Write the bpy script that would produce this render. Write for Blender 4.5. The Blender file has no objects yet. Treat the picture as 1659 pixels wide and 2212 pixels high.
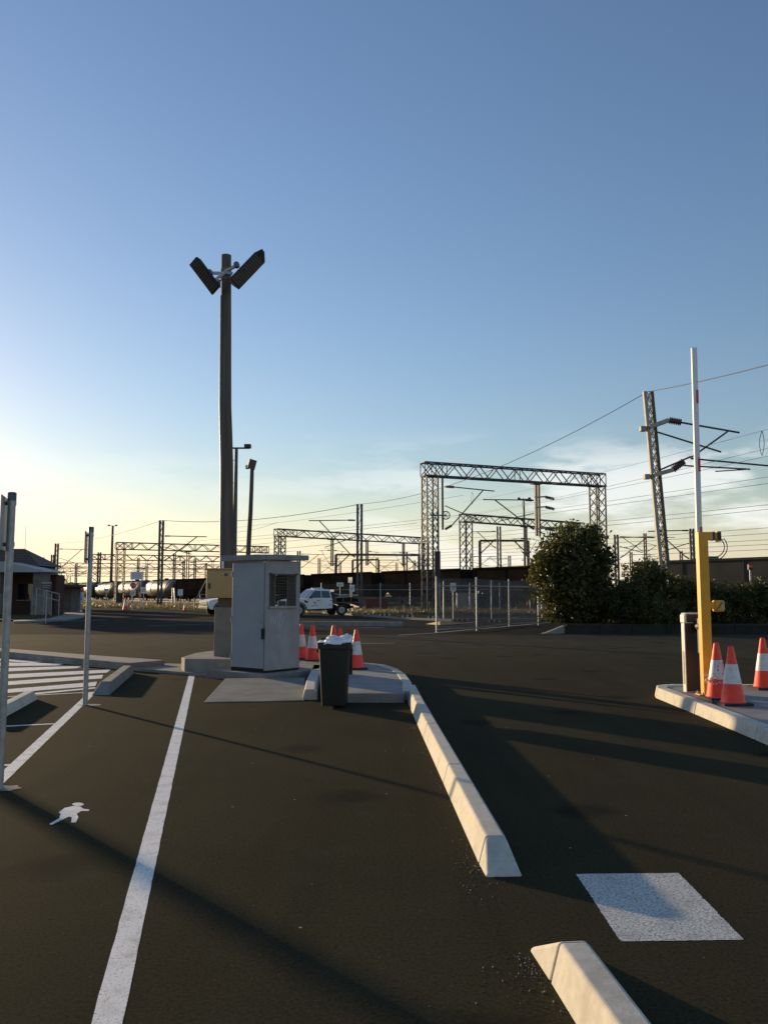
import bpy, bmesh, math, random
from mathutils import Vector, Matrix
R = math.radians
random.seed(7)
scn = bpy.context.scene
col = scn.collection

# ---------------------------------------------------------------- camera
PITCH = math.atan(175.6/1789.0)
CAMH = 1.55
cam = bpy.data.cameras.new('camera')
cam.sensor_fit = 'VERTICAL'; cam.sensor_height = 36; cam.lens = 36*1789/2212
cam.clip_start = 0.05; cam.clip_end = 6000
co = bpy.data.objects.new('camera', cam); col.objects.link(co)
co.location = (0, 0, CAMH); co.rotation_euler = (R(90)+PITCH, 0, 0)
scn.camera = co

# ---------------------------------------------------------------- sky, sun, exposure
SUN_AZ = R(41.6)      # to the left of the view direction
SUN_EL = R(7.4)
w = bpy.data.worlds.new('World'); scn.world = w; w.use_nodes = True
nt = w.node_tree; N = nt.nodes; L = nt.links
N.clear()
out = N.new('ShaderNodeOutputWorld'); bg = N.new('ShaderNodeBackground')
sky = N.new('ShaderNodeTexSky'); sky.sky_type = 'NISHITA'; sky.sun_disc = False
sky.sun_elevation = SUN_EL; sky.sun_rotation = -SUN_AZ
sky.altitude = 0; sky.air_density = 1.3; sky.dust_density = 0.30; sky.ozone_density = 3.0
tc = N.new('ShaderNodeTexCoord'); sep = N.new('ShaderNodeSeparateXYZ')
L.new(tc.outputs['Generated'], sep.inputs[0])
mp = N.new('ShaderNodeMapping'); mp.inputs['Scale'].default_value = (3.2, 3.2, 13); mp.inputs['Location'].default_value = (1.3, 0.35, 0.2)
L.new(tc.outputs['Generated'], mp.inputs[0])
nz = N.new('ShaderNodeTexNoise'); nz.inputs['Scale'].default_value = 1.6; nz.inputs['Detail'].default_value = 9; nz.inputs['Roughness'].default_value = .58
L.new(mp.outputs[0], nz.inputs['Vector'])
r1 = N.new('ShaderNodeMapRange'); r1.interpolation_type = 'SMOOTHSTEP'
r1.inputs['From Min'].default_value = .47; r1.inputs['From Max'].default_value = .66
L.new(nz.outputs['Fac'], r1.inputs['Value'])
r2 = N.new('ShaderNodeMapRange'); r2.interpolation_type = 'SMOOTHSTEP'      # low clouds only
r2.inputs['From Min'].default_value = .20; r2.inputs['From Max'].default_value = .13
L.new(sep.outputs['Z'], r2.inputs['Value'])
r1.inputs['From Min'].default_value = .43; r1.inputs['From Max'].default_value = .57
rx = N.new('ShaderNodeMapRange'); rx.interpolation_type = 'SMOOTHSTEP'; rx.inputs['From Min'].default_value = -.18; rx.inputs['From Max'].default_value = .24; rx.inputs['To Min'].default_value = .25
L.new(sep.outputs['X'], rx.inputs['Value'])
m0 = N.new('ShaderNodeMath'); m0.operation = 'MULTIPLY'; L.new(r1.outputs[0], m0.inputs[0]); L.new(rx.outputs[0], m0.inputs[1])
m1 = N.new('ShaderNodeMath'); m1.operation = 'MULTIPLY'; L.new(m0.outputs[0], m1.inputs[0]); L.new(r2.outputs[0], m1.inputs[1])
m2 = N.new('ShaderNodeMath'); m2.operation = 'MULTIPLY'; m2.inputs[1].default_value = .66; L.new(m1.outputs[0], m2.inputs[0])
hz = N.new('ShaderNodeMapRange'); hz.interpolation_type = 'SMOOTHSTEP'      # thin veil low over the horizon
hz.inputs['From Min'].default_value = .15; hz.inputs['From Max'].default_value = .0; hz.inputs['To Max'].default_value = .42
L.new(sep.outputs['Z'], hz.inputs['Value'])
vl = N.new('ShaderNodeMix'); vl.data_type = 'RGBA'; vl.inputs['B'].default_value = (5.4, 5.3, 4.75, 1)
cl = N.new('ShaderNodeMix'); cl.data_type = 'RGBA'
cl.inputs['B'].default_value = (5.3, 5.35, 5.25, 1)
dk = N.new('ShaderNodeMix'); dk.data_type = 'RGBA'; dk.blend_type = 'DARKEN'; dk.inputs['Factor'].default_value = 1; dk.inputs['B'].default_value = (7.0, 5.3, 4.6, 1)   # the glow round the sun stays yellow
tn = N.new('ShaderNodeMix'); tn.data_type = 'RGBA'; tn.blend_type = 'MULTIPLY'; tn.inputs['Factor'].default_value = 1; tn.inputs['B'].default_value = (1.05, .95, 1.05, 1)
L.new(sky.outputs[0], dk.inputs['A']); L.new(dk.outputs['Result'], tn.inputs['A'])
L.new(m2.outputs[0], cl.inputs['Factor']); L.new(hz.outputs[0], vl.inputs['Factor']); L.new(tn.outputs['Result'], vl.inputs['A']); L.new(vl.outputs['Result'], cl.inputs['A'])
L.new(cl.outputs['Result'], bg.inputs['Color'])
bg.inputs['Strength'].default_value = 0.15
L.new(bg.outputs[0], out.inputs[0])

sl = bpy.data.lights.new('sun', 'SUN'); sl.energy = 4.7; sl.angle = R(.8); sl.color = (1, .74, .42)
so = bpy.data.objects.new('sun', sl); col.objects.link(so)
sd = Vector((-math.sin(SUN_AZ)*math.cos(SUN_EL), math.cos(SUN_AZ)*math.cos(SUN_EL), math.sin(SUN_EL)))
so.rotation_euler = sd.to_track_quat('Z', 'Y').to_euler()
so.location = (-30, 30, 20)

vs = scn.view_settings
vs.view_transform = 'Standard'; vs.look = 'None'; vs.gamma = 1; vs.exposure = 0.42; vs.use_curve_mapping = False
scn.render.engine = 'CYCLES'

# ---------------------------------------------------------------- helpers
FPX = 1789.0; CX, CY = 829.5, 1106.0
def ray(x, y):
    a = (x-CX)/FPX; b = (CY-y)/FPX
    return Vector((a, math.cos(PITCH)-b*math.sin(PITCH), math.sin(PITCH)+b*math.cos(PITCH)))
def g(x, y, z=0):                         # point of the ground (or of height z)
    v = ray(x, y); t = (z-CAMH)/v.z
    return Vector((v.x*t, v.y*t, z))
def a(x, y, Y):                           # point at distance Y
    v = ray(x, y); t = Y/v.y
    return Vector((v.x*t, Y, CAMH+v.z*t))
K = 1659/2000.0
def gs(x, y, z=0): return g(x*K, y*K, z)
def as_(x, y, Y): return a(x*K, y*K, Y)

class MB:
    def __init__(s): s.v = []; s.f = []; s.sm = []; s.mi = []; s.m = 0
    def face(s, pts, smooth=False):
        n = len(s.v); s.v += [Vector(p) for p in pts]; s.f.append(tuple(range(n, n+len(pts)))); s.sm.append(smooth); s.mi.append(s.m); return s
    def idx(s, vs, fs, smooth=False):
        n = len(s.v); s.v += [Vector(p) for p in vs]
        for f in fs: s.f.append(tuple(n+i for i in f)); s.sm.append(smooth); s.mi.append(s.m)
        return s
    def box(s, c, size, rz=0, M=None):
        hx, hy, hz = size[0]/2, size[1]/2, size[2]/2
        vs = [Vector((x, y, z)) for z in (-hz, hz) for y in (-hy, hy) for x in (-hx, hx)]
        if M is None: M = Matrix.Rotation(rz, 3, 'Z')
        return s.idx([M @ v + Vector(c) for v in vs], [(0,2,3,1),(4,5,7,6),(0,1,5,4),(2,6,7,3),(0,4,6,2),(1,3,7,5)])
    def cbox(s, x0, x1, y0, y1, z0, z1): return s.box(((x0+x1)/2, (y0+y1)/2, (z0+z1)/2), (x1-x0, y1-y0, z1-z0))
    def hexa(s, lo, hi):                  # two quads, bottom and top
        return s.idx(list(lo)+list(hi), [(3,2,1,0),(4,5,6,7),(0,1,5,4),(1,2,6,5),(2,3,7,6),(3,0,4,7)])
    def bar(s, p, q, w, h=None, up=(0,0,1)):
        p, q = Vector(p), Vector(q); h = h or w
        d = (q-p); l = d.length
        if l < 1e-6: return s
        d /= l; up = Vector(up)
        if abs(d.dot(up)) > .97: up = Vector((0, 1, 0))
        x = d.cross(up).normalized(); y = x.cross(d)
        x *= w/2; y *= h/2
        lo = [p-x-y, p+x-y, p+x+y, p-x+y]; hi = [q-x-y, q+x-y, q+x+y, q-x+y]
        return s.hexa(lo, hi)
    def tube(s, pts, rad, n=8, cap=True):
        pts = [Vector(p) for p in pts]; k = len(pts)
        rad = rad if isinstance(rad, (list, tuple)) else [rad]*k
        rings = []; ux = None
        for i, p in enumerate(pts):
            d = (pts[min(i+1, k-1)]-pts[max(i-1, 0)]).normalized()
            if ux is None:
                ref = Vector((0,0,1)) if abs(d.z) < .9 else Vector((0,1,0))
                ux = d.cross(ref).normalized()
            else:
                ux = (ux - d*ux.dot(d)).normalized()
            uy = d.cross(ux)
            rings.append([p+(ux*math.cos(2*math.pi*j/n)+uy*math.sin(2*math.pi*j/n))*rad[i] for j in range(n)])
        vs = [v for r in rings for v in r]
        fs = [(i*n+j, i*n+(j+1) % n, (i+1)*n+(j+1) % n, (i+1)*n+j) for i in range(k-1) for j in range(n)]
        s.idx(vs, fs, True)
        if cap:
            s.face(list(reversed(rings[0]))); s.face(rings[-1])
        return s
    def prism(s, poly, z0, z1):           # poly counter-clockwise seen from above
        n = len(poly)
        A = sum(poly[i][0]*poly[(i+1) % n][1]-poly[(i+1) % n][0]*poly[i][1] for i in range(n))
        if A < 0: poly = list(reversed(poly))
        lo = [Vector((p[0], p[1], z0)) for p in poly]; hi = [Vector((p[0], p[1], z1)) for p in poly]
        s.idx(lo+hi, [tuple(range(n-1, -1, -1)), tuple(range(n, 2*n))]+[(i, (i+1) % n, n+(i+1) % n, n+i) for i in range(n)])
        return s
    def sheet(s, poly, z):
        n = len(poly)
        A = sum(poly[i][0]*poly[(i+1) % n][1]-poly[(i+1) % n][0]*poly[i][1] for i in range(n))
        if A < 0: poly = list(reversed(poly))
        return s.face([(p[0], p[1], z) for p in poly])
    def loft(s, secs, smooth=False, cap=True):
        n = len(secs[0]); vs = [v for c in secs for v in c]
        s.idx(vs, [(i*n+j, i*n+(j+1) % n, (i+1)*n+(j+1) % n, (i+1)*n+j) for i in range(len(secs)-1) for j in range(n)], smooth)
        if cap: s.face(list(reversed(secs[0]))); s.face(secs[-1])
        return s
    def build(s, name, mat, parent=None, bevel=0, seg=2):
        off = Vector((0,0,0)); p = parent
        while p is not None: off += p.location; p = p.parent
        me = bpy.data.meshes.new(name)
        me.from_pydata([tuple(v-off) for v in s.v], [], s.f)
        me.polygons.foreach_set('use_smooth', s.sm)
        mats = mat if isinstance(mat, (list, tuple)) else [mat]
        for m in mats: me.materials.append(m)
        if len(mats) > 1: me.polygons.foreach_set('material_index', s.mi)
        me.update()
        o = bpy.data.objects.new(name, me); col.objects.link(o)
        if parent is not None: o.parent = parent
        if bevel:
            b = o.modifiers.new('bevel', 'BEVEL'); b.width = bevel; b.segments = seg; b.limit_method = 'ANGLE'; b.angle_limit = R(35)
        return o

def tag(o, label=None, cat=None, group=None, kind=None):
    if label: o['label'] = label
    if cat: o['category'] = cat
    if group: o['group'] = group
    if kind: o['kind'] = kind
    return o
def thing(name, label, cat, loc=(0,0,0), group=None):
    o = bpy.data.objects.new(name, None); o.empty_display_size = .2; col.objects.link(o); o.location = loc
    return tag(o, label, cat, group)
def copy_tree(o, parent=None):
    c = o.copy(); col.objects.link(c); c.parent = parent
    for ch in [x for x in bpy.data.objects if x.parent == o]: copy_tree(ch, c)
    return c

# ---------------------------------------------------------------- materials
def mat(name, c1, c2=None, scale=8, rough=.7, metal=0, bump=0, bscale=None, detail=6, lo=.35, hi=.65, stretch=None, spec=.5, c3=None, s3=1.2, f3=.5, bdist=.01):
    m = bpy.data.materials.new(name); m.use_nodes = True
    t = m.node_tree; b = t.nodes['Principled BSDF']
    b.inputs['Roughness'].default_value = rough; b.inputs['Metallic'].default_value = metal
    b.inputs['Specular IOR Level'].default_value = spec
    b.inputs['Base Color'].default_value = (*c1, 1)
    tcn = t.nodes.new('ShaderNodeTexCoord'); vec = tcn.outputs['Object']
    if stretch:
        mm = t.nodes.new('ShaderNodeMapping'); mm.inputs['Scale'].default_value = stretch; t.links.new(vec, mm.inputs[0]); vec = mm.outputs[0]
    if c2 is not None:
        n = t.nodes.new('ShaderNodeTexNoise'); n.inputs['Scale'].default_value = scale; n.inputs['Detail'].default_value = detail; n.inputs['Roughness'].default_value = .6
        t.links.new(vec, n.inputs['Vector'])
        mr = t.nodes.new('ShaderNodeMapRange'); mr.inputs['From Min'].default_value = lo; mr.inputs['From Max'].default_value = hi
        t.links.new(n.outputs['Fac'], mr.inputs['Value'])
        mx = t.nodes.new('ShaderNodeMix'); mx.data_type = 'RGBA'
        mx.inputs['A'].default_value = (*c1, 1); mx.inputs['B'].default_value = (*c2, 1)
        t.links.new(mr.outputs[0], mx.inputs['Factor'])
        res = mx.outputs['Result']
        if c3 is not None:
            n3 = t.nodes.new('ShaderNodeTexNoise'); n3.inputs['Scale'].default_value = s3; n3.inputs['Detail'].default_value = 5; n3.inputs['Roughness'].default_value = .65
            t.links.new(vec, n3.inputs['Vector'])
            mr3 = t.nodes.new('ShaderNodeMapRange'); mr3.inputs['From Min'].default_value = .48; mr3.inputs['From Max'].default_value = .68; mr3.inputs['To Max'].default_value = f3
            t.links.new(n3.outputs['Fac'], mr3.inputs['Value'])
            mx3 = t.nodes.new('ShaderNodeMix'); mx3.data_type = 'RGBA'; mx3.inputs['B'].default_value = (*c3, 1)
            t.links.new(mr3.outputs[0], mx3.inputs['Factor']); t.links.new(res, mx3.inputs['A']); res = mx3.outputs['Result']
        t.links.new(res, b.inputs['Base Color'])
    if bump:
        n2 = t.nodes.new('ShaderNodeTexNoise'); n2.inputs['Scale'].default_value = bscale or scale*4; n2.inputs['Detail'].default_value = 4
        t.links.new(vec, n2.inputs['Vector'])
        bp = t.nodes.new('ShaderNodeBump'); bp.inputs['Strength'].default_value = bump; bp.inputs['Distance'].default_value = bdist
        t.links.new(n2.outputs['Fac'], bp.inputs['Height']); t.links.new(bp.outputs[0], b.inputs['Normal'])
    return m
def leafmat(name, ca, cb, cc, trans=.25):
    m = bpy.data.materials.new(name); m.use_nodes = True
    t = m.node_tree; b = t.nodes['Principled BSDF']; b.inputs['Roughness'].default_value = .45
    ge = t.nodes.new('ShaderNodeNewGeometry'); cr = t.nodes.new('ShaderNodeValToRGB')
    cr.color_ramp.elements[0].color = (*ca, 1); cr.color_ramp.elements[1].color = (*cc, 1)
    e = cr.color_ramp.elements.new(.85); e.color = (*cb, 1)
    t.links.new(ge.outputs['Random Per Island'], cr.inputs[0]); t.links.new(cr.outputs[0], b.inputs['Base Color'])
    tr = t.nodes.new('ShaderNodeBsdfTranslucent'); t.links.new(cr.outputs[0], tr.inputs['Color'])
    ms = t.nodes.new('ShaderNodeMixShader'); ms.inputs[0].default_value = trans
    o = t.nodes['Material Output']
    t.links.new(b.outputs[0], ms.inputs[1]); t.links.new(tr.outputs[0], ms.inputs[2]); t.links.new(ms.outputs[0], o.inputs[0])
    return m
def paintmat(name, c, under, scale=75, lo=.26, hi=.46):      # road paint worn through to the aggregate
    m = mat(name, under, c, scale=scale, rough=.75, bump=.5, bscale=140, lo=lo, hi=hi, detail=3, bdist=.004, c3=tuple(x*.45 for x in c), s3=7, f3=.55)
    return m

M = {}
def asphalt():
    m = bpy.data.materials.new('asphalt'); m.use_nodes = True
    t = m.node_tree; b = t.nodes['Principled BSDF']; lk = t.links
    tcn = t.nodes.new('ShaderNodeTexCoord'); v = tcn.outputs['Object']
    def noise(s, d=4, r=.6):
        n = t.nodes.new('ShaderNodeTexNoise'); n.inputs['Scale'].default_value = s; n.inputs['Detail'].default_value = d; n.inputs['Roughness'].default_value = r; lk.new(v, n.inputs['Vector']); return n.outputs['Fac']
    def rng(x, a0, a1, b0=0, b1=1):
        n = t.nodes.new('ShaderNodeMapRange'); lk.new(x, n.inputs['Value'])
        for k, q in zip(('From Min', 'From Max', 'To Min', 'To Max'), (a0, a1, b0, b1)): n.inputs[k].default_value = q
        return n.outputs[0]
    def mix(fac, A, B):
        n = t.nodes.new('ShaderNodeMix'); n.data_type = 'RGBA'; lk.new(fac, n.inputs['Factor'])
        for k, q in (('A', A), ('B', B)):
            if isinstance(q, tuple): n.inputs[k].default_value = (*q, 1)
            else: lk.new(q, n.inputs[k])
        return n.outputs['Result']
    base = mix(rng(noise(.45, 7, .68), .32, .68), (.034, .0298, .0165), (.051, .0435, .0235))
    mpn = t.nodes.new('ShaderNodeMapping'); mpn.inputs['Scale'].default_value = (2.2, .16, 1); mpn.inputs['Rotation'].default_value = (0, 0, .1); lk.new(v, mpn.inputs[0])
    ns = t.nodes.new('ShaderNodeTexNoise'); ns.inputs['Scale'].default_value = 1; ns.inputs['Detail'].default_value = 5; lk.new(mpn.outputs[0], ns.inputs['Vector'])
    base = mix(rng(ns.outputs['Fac'], .50, .72, 0, .55), base, (.024, .0213, .0135))     # tyre-worn streaks
    base = mix(rng(noise(70, 3, .7), .42, .75, 0, .55), base, (.092, .079, .046))     # aggregate
    base = mix(rng(noise(45, 2, .7), .52, .30, 0, .45), base, (.008, .008, .0072))     # pores
    base = mix(rng(noise(2.6, 8, .72), .56, .74, 0, .5), base, (.060, .054, .042))   # dust
    sx = t.nodes.new('ShaderNodeSeparateXYZ'); lk.new(v, sx.inputs[0])
    wm = t.nodes.new('ShaderNodeMath'); wm.operation = 'MULTIPLY'; lk.new(rng(sx.outputs['Y'], 18, 27, 0, 1), wm.inputs[0]); lk.new(rng(noise(.8, 8, .7), .36, .62, .15, .75), wm.inputs[1])
    base = mix(wm.outputs[0], base, (.082, .074, .056))     # older gravelly road surface
    vs_ = t.nodes.new('ShaderNodeTexVoronoi'); vs_.voronoi_dimensions = '2D'; vs_.inputs['Scale'].default_value = .38; lk.new(v, vs_.inputs['Vector'])
    wob = t.nodes.new('ShaderNodeMath'); wob.operation = 'MULTIPLY_ADD'; wob.inputs[1].default_value = .16; lk.new(noise(5, 5, .7), wob.inputs[0]); lk.new(vs_.outputs['Distance'], wob.inputs[2])
    base = mix(rng(wob.outputs[0], .19, .12, 0, .65), base, (.016, .015, .0125))     # oil drips
    for sc_, r0, c_ in ((.8, .007, (.42, .40, .35)), (2.2, .008, (.22, .20, .165))):
        vo = t.nodes.new('ShaderNodeTexVoronoi'); vo.voronoi_dimensions = '2D'; vo.inputs['Scale'].default_value = sc_; lk.new(v, vo.inputs['Vector'])
        base = mix(rng(vo.outputs['Distance'], r0, r0*.6), base, c_)      # pale chips
    lk.new(base, b.inputs['Base Color'])
    b.inputs['Roughness'].default_value = .95; b.inputs['Specular IOR Level'].default_value = .016
    bp = t.nodes.new('ShaderNodeBump'); bp.inputs['Strength'].default_value = .25; bp.inputs['Distance'].default_value = .004; b.inputs['Diffuse Roughness'].default_value = .0
    lk.new(noise(70, 4, .7), bp.inputs['Height']); lk.new(bp.outputs[0], b.inputs['Normal'])
    return m
M['asphalt'] = asphalt()
M['asphalt_old'] = mat('asphalt_old', (0.036,0.03263,0.02588), (0.054,0.04838,0.03825), .25, .95, bump=.15, bscale=40, spec=.006, c3=(0.09567,0.0855,0.0675), s3=.8, f3=.45)
M['patch'] = mat('patch', (.02,.019,.018), (.03,.028,.026), 2, .9, bump=.4, bscale=80, spec=.2)
M['dirt'] = mat('dirt', (.05,.042,.03), (.085,.07,.047), .6, .95, bump=.5, bscale=9, bdist=.05, spec=.1)
M['ballast'] = mat('ballast', (.09,.08,.07), (.2,.18,.16), 14, .95, bump=.8, bscale=16, bdist=.05, spec=.1)
M['concrete'] = mat('concrete', (0.204,0.1938,0.1734), (0.2754,0.2652,0.2346), 3, .85, bump=.25, bscale=90, c3=(0.1224,0.1142,0.09996), s3=1.6, f3=.55, spec=.25, bdist=.004)
M['kerb'] = mat('kerb', (.53,.495,.42), (.62,.58,.50), 22, .85, bump=.2, bscale=70, c3=(.36,.33,.275), s3=5, f3=.5, spec=.25, bdist=.004)
M['slab'] = mat('slab', (0.24,0.234,0.222), (0.312,0.3,0.282), 4, .85, bump=.25, bscale=80, c3=(0.156,0.1476,0.1356), s3=1.3, f3=.6, spec=.25, bdist=.004)
M['paint'] = paintmat('paint', (.88,.86,.81), (.24,.22,.19))
M['paint_square'] = paintmat('paint_square', (.66,.65,.60), (.12,.11,.095), 70, .30, .56)
M['paint_old'] = paintmat('paint_old', (.5,.49,.45), (.06,.055,.05), 40, .36, .5)
M['galv'] = mat('galv', (.30,.31,.31), (.42,.43,.43), 20, .5, .6, c3=(.22,.22,.21), s3=6, f3=.5)
M['steel'] = mat('steel', (.06,.058,.055), (.11,.105,.095), 3, .65, .15, c3=(.085,.06,.04), s3=1.5, f3=.35)
M['steel_pale'] = mat('steel_pale', (.33,.30,.25), (.42,.38,.32), 2, .7, .1, c3=(.22,.18,.13), s3=1.2, f3=.5)
M['wire'] = mat('wire', (.05,.05,.05), rough=.6)
M['porcelain'] = mat('porcelain', (.07,.045,.035), (.1,.06,.05), 10, .3)
M['black'] = mat('black', (.014,.014,.014), (.024,.023,.021), 12, .55)
M['dark'] = mat('dark', (.012,.011,.010), rough=.9)
M['rubber'] = mat('rubber', (.018,.018,.017), (.035,.033,.03), 10, .85)
M['wood'] = mat('wood', (.085,.072,.057), (.14,.12,.095), 9, .9, bump=.7, bscale=22, stretch=(1,1,.06), c3=(.05,.042,.034), s3=3, f3=.6)
M['booth'] = mat('booth', (0.26,0.26,0.26), (0.3224,0.3224,0.3224), 3, .55, bump=.12, bscale=40, c3=(0.1768,0.1612,0.1456), s3=4.5, f3=.3, bdist=.004)
M['booth_door'] = mat('booth_door', (0.246,0.2755,0.3149), (0.2952,0.3247,0.3641), 2, .5, bump=.08, bscale=30, c3=(0.1968,0.2116,0.2263), s3=1.6, f3=.4, bdist=.004)
M['booth_roof'] = mat('booth_roof', (0.2,0.205,0.215), (0.26,0.265,0.275), 4, .7, c3=(0.12,0.12,0.12), s3=5, f3=.5)
M['ochre'] = mat('ochre', (.43,.29,.125), (.50,.345,.155), 2, .4, c3=(.37,.25,.11), s3=4, f3=.4)
M['olive'] = mat('olive', (.09,.08,.045), (.12,.105,.06), 5, .7)
M['yellow'] = mat('yellow', (.74,.32,.005), (.82,.37,.008), 4, .42, c3=(.55,.25,.02), s3=6, f3=.4)
M['white'] = mat('white', (.74,.74,.73), (.80,.80,.79), 5, .4, c3=(.6,.59,.56), s3=3, f3=.4)
M['carpaint'] = mat('carpaint', (.74,.75,.76), (.78,.79,.80), 3, .22, c3=(.62,.60,.56), s3=2.5, f3=.45)
M['cabinet'] = mat('cabinet', (.60,.58,.54), (.66,.64,.60), 6, .4, c3=(.48,.46,.42), s3=4, f3=.4)
M['cabinet_dark'] = mat('cabinet_dark', (.013,.0115,.010), (.019,.0165,.014), 6, .5)
M['orange'] = mat('orange', (1.0,.058,.022), (1.0,.078,.03), 6, .5, c3=(.70,.06,.03), s3=9, f3=.45)
M['band'] = mat('band', (.66,.66,.66), (.74,.74,.74), 14, .4, c3=(.4,.38,.36), s3=11, f3=.55)
M['red'] = mat('red', (.5,.03,.02), (.58,.04,.03), 9, .4)
M['blue'] = mat('blue', (.03,.05,.13), rough=.5)
M['bin'] = mat('bin', (.008,.011,.008), (.013,.016,.011), 9, .5, bump=.08, bscale=60, bdist=.003)
M['bag'] = mat('bag', (.78,.78,.80), (.84,.84,.86), 6, .35)
M['wagon'] = mat('wagon', (.016,.0135,.0115), (.025,.020,.0165), 1.2, 1, spec=0, c3=(.02,.014,.010), s3=.7, f3=.6)
M['wagon_grey'] = mat('wagon_grey', (.055,.053,.05), (.075,.072,.068), 1.0, .95, spec=.05, c3=(.075,.065,.055), s3=.6, f3=.6)
M['tank'] = mat('tank', (.065,.052,.038), (.095,.075,.054), 1.1, .5, .1, c3=(.04,.03,.021), s3=.9, f3=.7)
M['glass'] = mat('glass', (.012,.014,.016), rough=.06, spec=.8)
M['brick'] = mat('brick', (.055,.026,.018), (.08,.038,.026), 4, .9)
M['roof_tile'] = mat('roof_tile', (.09,.065,.05), (.125,.09,.07), 3, .85)
M['fascia'] = mat('fascia', (0.33,0.33,0.33), (0.36,0.36,0.36), 2, .6)
M['wall_grey'] = mat('wall_grey', (.030,.029,.026), (.045,.043,.039), 2, .95, spec=.05)
M['sign_white'] = mat('sign_white', (.72,.72,.70), (.78,.78,.76), 6, .45)
M['print'] = mat('print', (.10,.10,.11), rough=.6)
M['print_blue'] = mat('print_blue', (.15,.25,.45), rough=.6)
M['print_orange'] = mat('print_orange', (.62,.16,.05), rough=.5)
M['green'] = mat('green', (.04,.22,.13), (.05,.26,.16), 2, .6)
M['chalk'] = mat('chalk', (.62,.64,.66), (.46,.48,.51), 30, .9)
M['leaf'] = leafmat('leaf', (.042,.054,.014), (.105,.112,.026), (.25,.16,.045), .42)
M['leaf2'] = leafmat('leaf2', (.034,.046,.013), (.075,.088,.024), (.13,.12,.035), .35)
M['grass'] = leafmat('grass', (0.2,0.15,0.06), (0.3,0.235,0.1), (0.14,0.14,0.045), .3)
M['lawn'] = leafmat('lawn', (.05,.058,.02), (.08,.075,.028), (.12,.095,.04), .3)
M['bark'] = mat('bark', (.06,.045,.03), (.1,.08,.06), 12, .95, bump=.6)
M['wall_mid'] = mat('wall_mid', (.12,.115,.105), (.17,.16,.15), 2, .85)
M['rust'] = mat('rust', (.12,.03,.02), (.17,.045,.03), 3, .8)

# ---------------------------------------------------------------- the setting: ground, asphalt, kerbs, paths
def struct(name, mb, m, parent=None, bevel=0):
    o = mb.build(name, m, parent, bevel)
    if parent is None: o['kind'] = 'structure'
    return o
TD = Vector((.573, -.82, 0)).normalized()        # along the railway, towards the right and the camera
TN = Vector((.82, .573, 0)).normalized()         # across it
T0 = Vector((-45, 153, 0))
def trk(s, off=0, z=0): return T0 + TD*s + TN*off + Vector((0,0,z))

struct('ground', MB().sheet([(-2500,-60),(2500,-60),(2500,4000),(-2500,4000)], -.06), M['dirt'])
car_park = struct('car_park', MB().sheet([(-30,-14),(30,-14),(30,31.5),(-30,31.5)], 0), M['asphalt'])
back_lot = struct('road', MB().sheet([(-45,31.5),(34,31.5),(34,36),(9.5,41),(14,60),(-2,63.5),(-30,90),(-70,110),(-70,46)], -.006), M['asphalt_old'])

def jag(poly, step=.05, amp=.004):            # uneven edge of road paint
    o = []; n = len(poly)
    for i in range(n):
        p, q = Vector(poly[i][:2]), Vector(poly[(i+1) % n][:2]); L_ = (q-p).length; k = max(1, min(400, int(L_/step)))
        nn = Vector((-(q-p).y, (q-p).x))/max(L_, 1e-6)
        for m_ in range(k):
            e = p.lerp(q, m_/k)+nn*random.gauss(0, amp)
            o.append((e.x, e.y))
    return o
def strip(mb, p, q, w, z=.0012):
    p, q = Vector(p), Vector(q); d = (q-p).to_2d().normalized(); n = Vector((-d.y, d.x, 0))*w/2
    L_ = (q-p).length; k = max(1, min(160, int(L_/.06)))
    prev = None
    for i in range(k+1):
        c = p.lerp(q, i/k); e = (c-n*(1+random.gauss(0,.018)), c+n*(1+random.gauss(0,.018)))
        if prev: mb.face([(v.x,v.y,z) for v in (prev[1],prev[0],e[0],e[1])])
        prev = e
    return mb
def cr2(x, y): return (0+x/2.765, 1680+y/2.765)
def cr3(x, y): return (500+x/2.552, 1650+y/2.552)
def line(p, q, w, m='paint', z=.0012): return strip(MB(), p, q, w, z).build('painted_line', M[m], car_park)
c0 = g(415,1459); c1 = g(231,2212); line(c0, c1+(c1-c0)*.3, .112)['label'] = 'long white painted line running towards the booth'
l0 = gs(*cr2(672,338)); l1 = gs(*cr2(28,948)); line(l0, l1+(l1-l0)*.25, .115)
line(gs(*cr2(40,372)), gs(*cr2(640,340)), .07, z=.0018)
line(gs(*cr2(-260,600)), gs(*cr2(430,565)), .07, z=.0018)
line(gs(*cr2(-300,880)), gs(*cr2(110,862)), .07, z=.0018)
sq = [g(1244,1888), g(1465,1886), g(1606,2030), g(1340,2034)]
MB().sheet(jag([(p.x,p.y) for p in sq], .02, .0015), .0012).build('painted_square', M['paint_square'], car_park)['label'] = 'worn white painted square on the asphalt beyond the kerb'
# crossing bars
for qd in (((50,318),(50,345),(690,294),(702,264)), ((50,262),(50,289),(735,240),(746,214)), ((50,211),(50,240),(772,198),(803,176)), ((50,165),(50,190),(560,166),(606,149)), ((50,126),(50,151),(425,146),(478,130)), ((50,99),(50,116),(250,129),(314,119)), ((150,354),(270,354),(690,312),(690,303))):
    A_, B_, C_, D_ = [gs(*cr2(*p)) for p in qd]
    if qd[0][0] < 100: A_, B_ = A_+(A_-D_)*.4, B_+(B_-C_)*.4
    MB().sheet([(p.x,p.y) for p in (A_,B_,C_,D_)], .0012).build('crossing_stripe', M['paint'], car_park)
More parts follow.
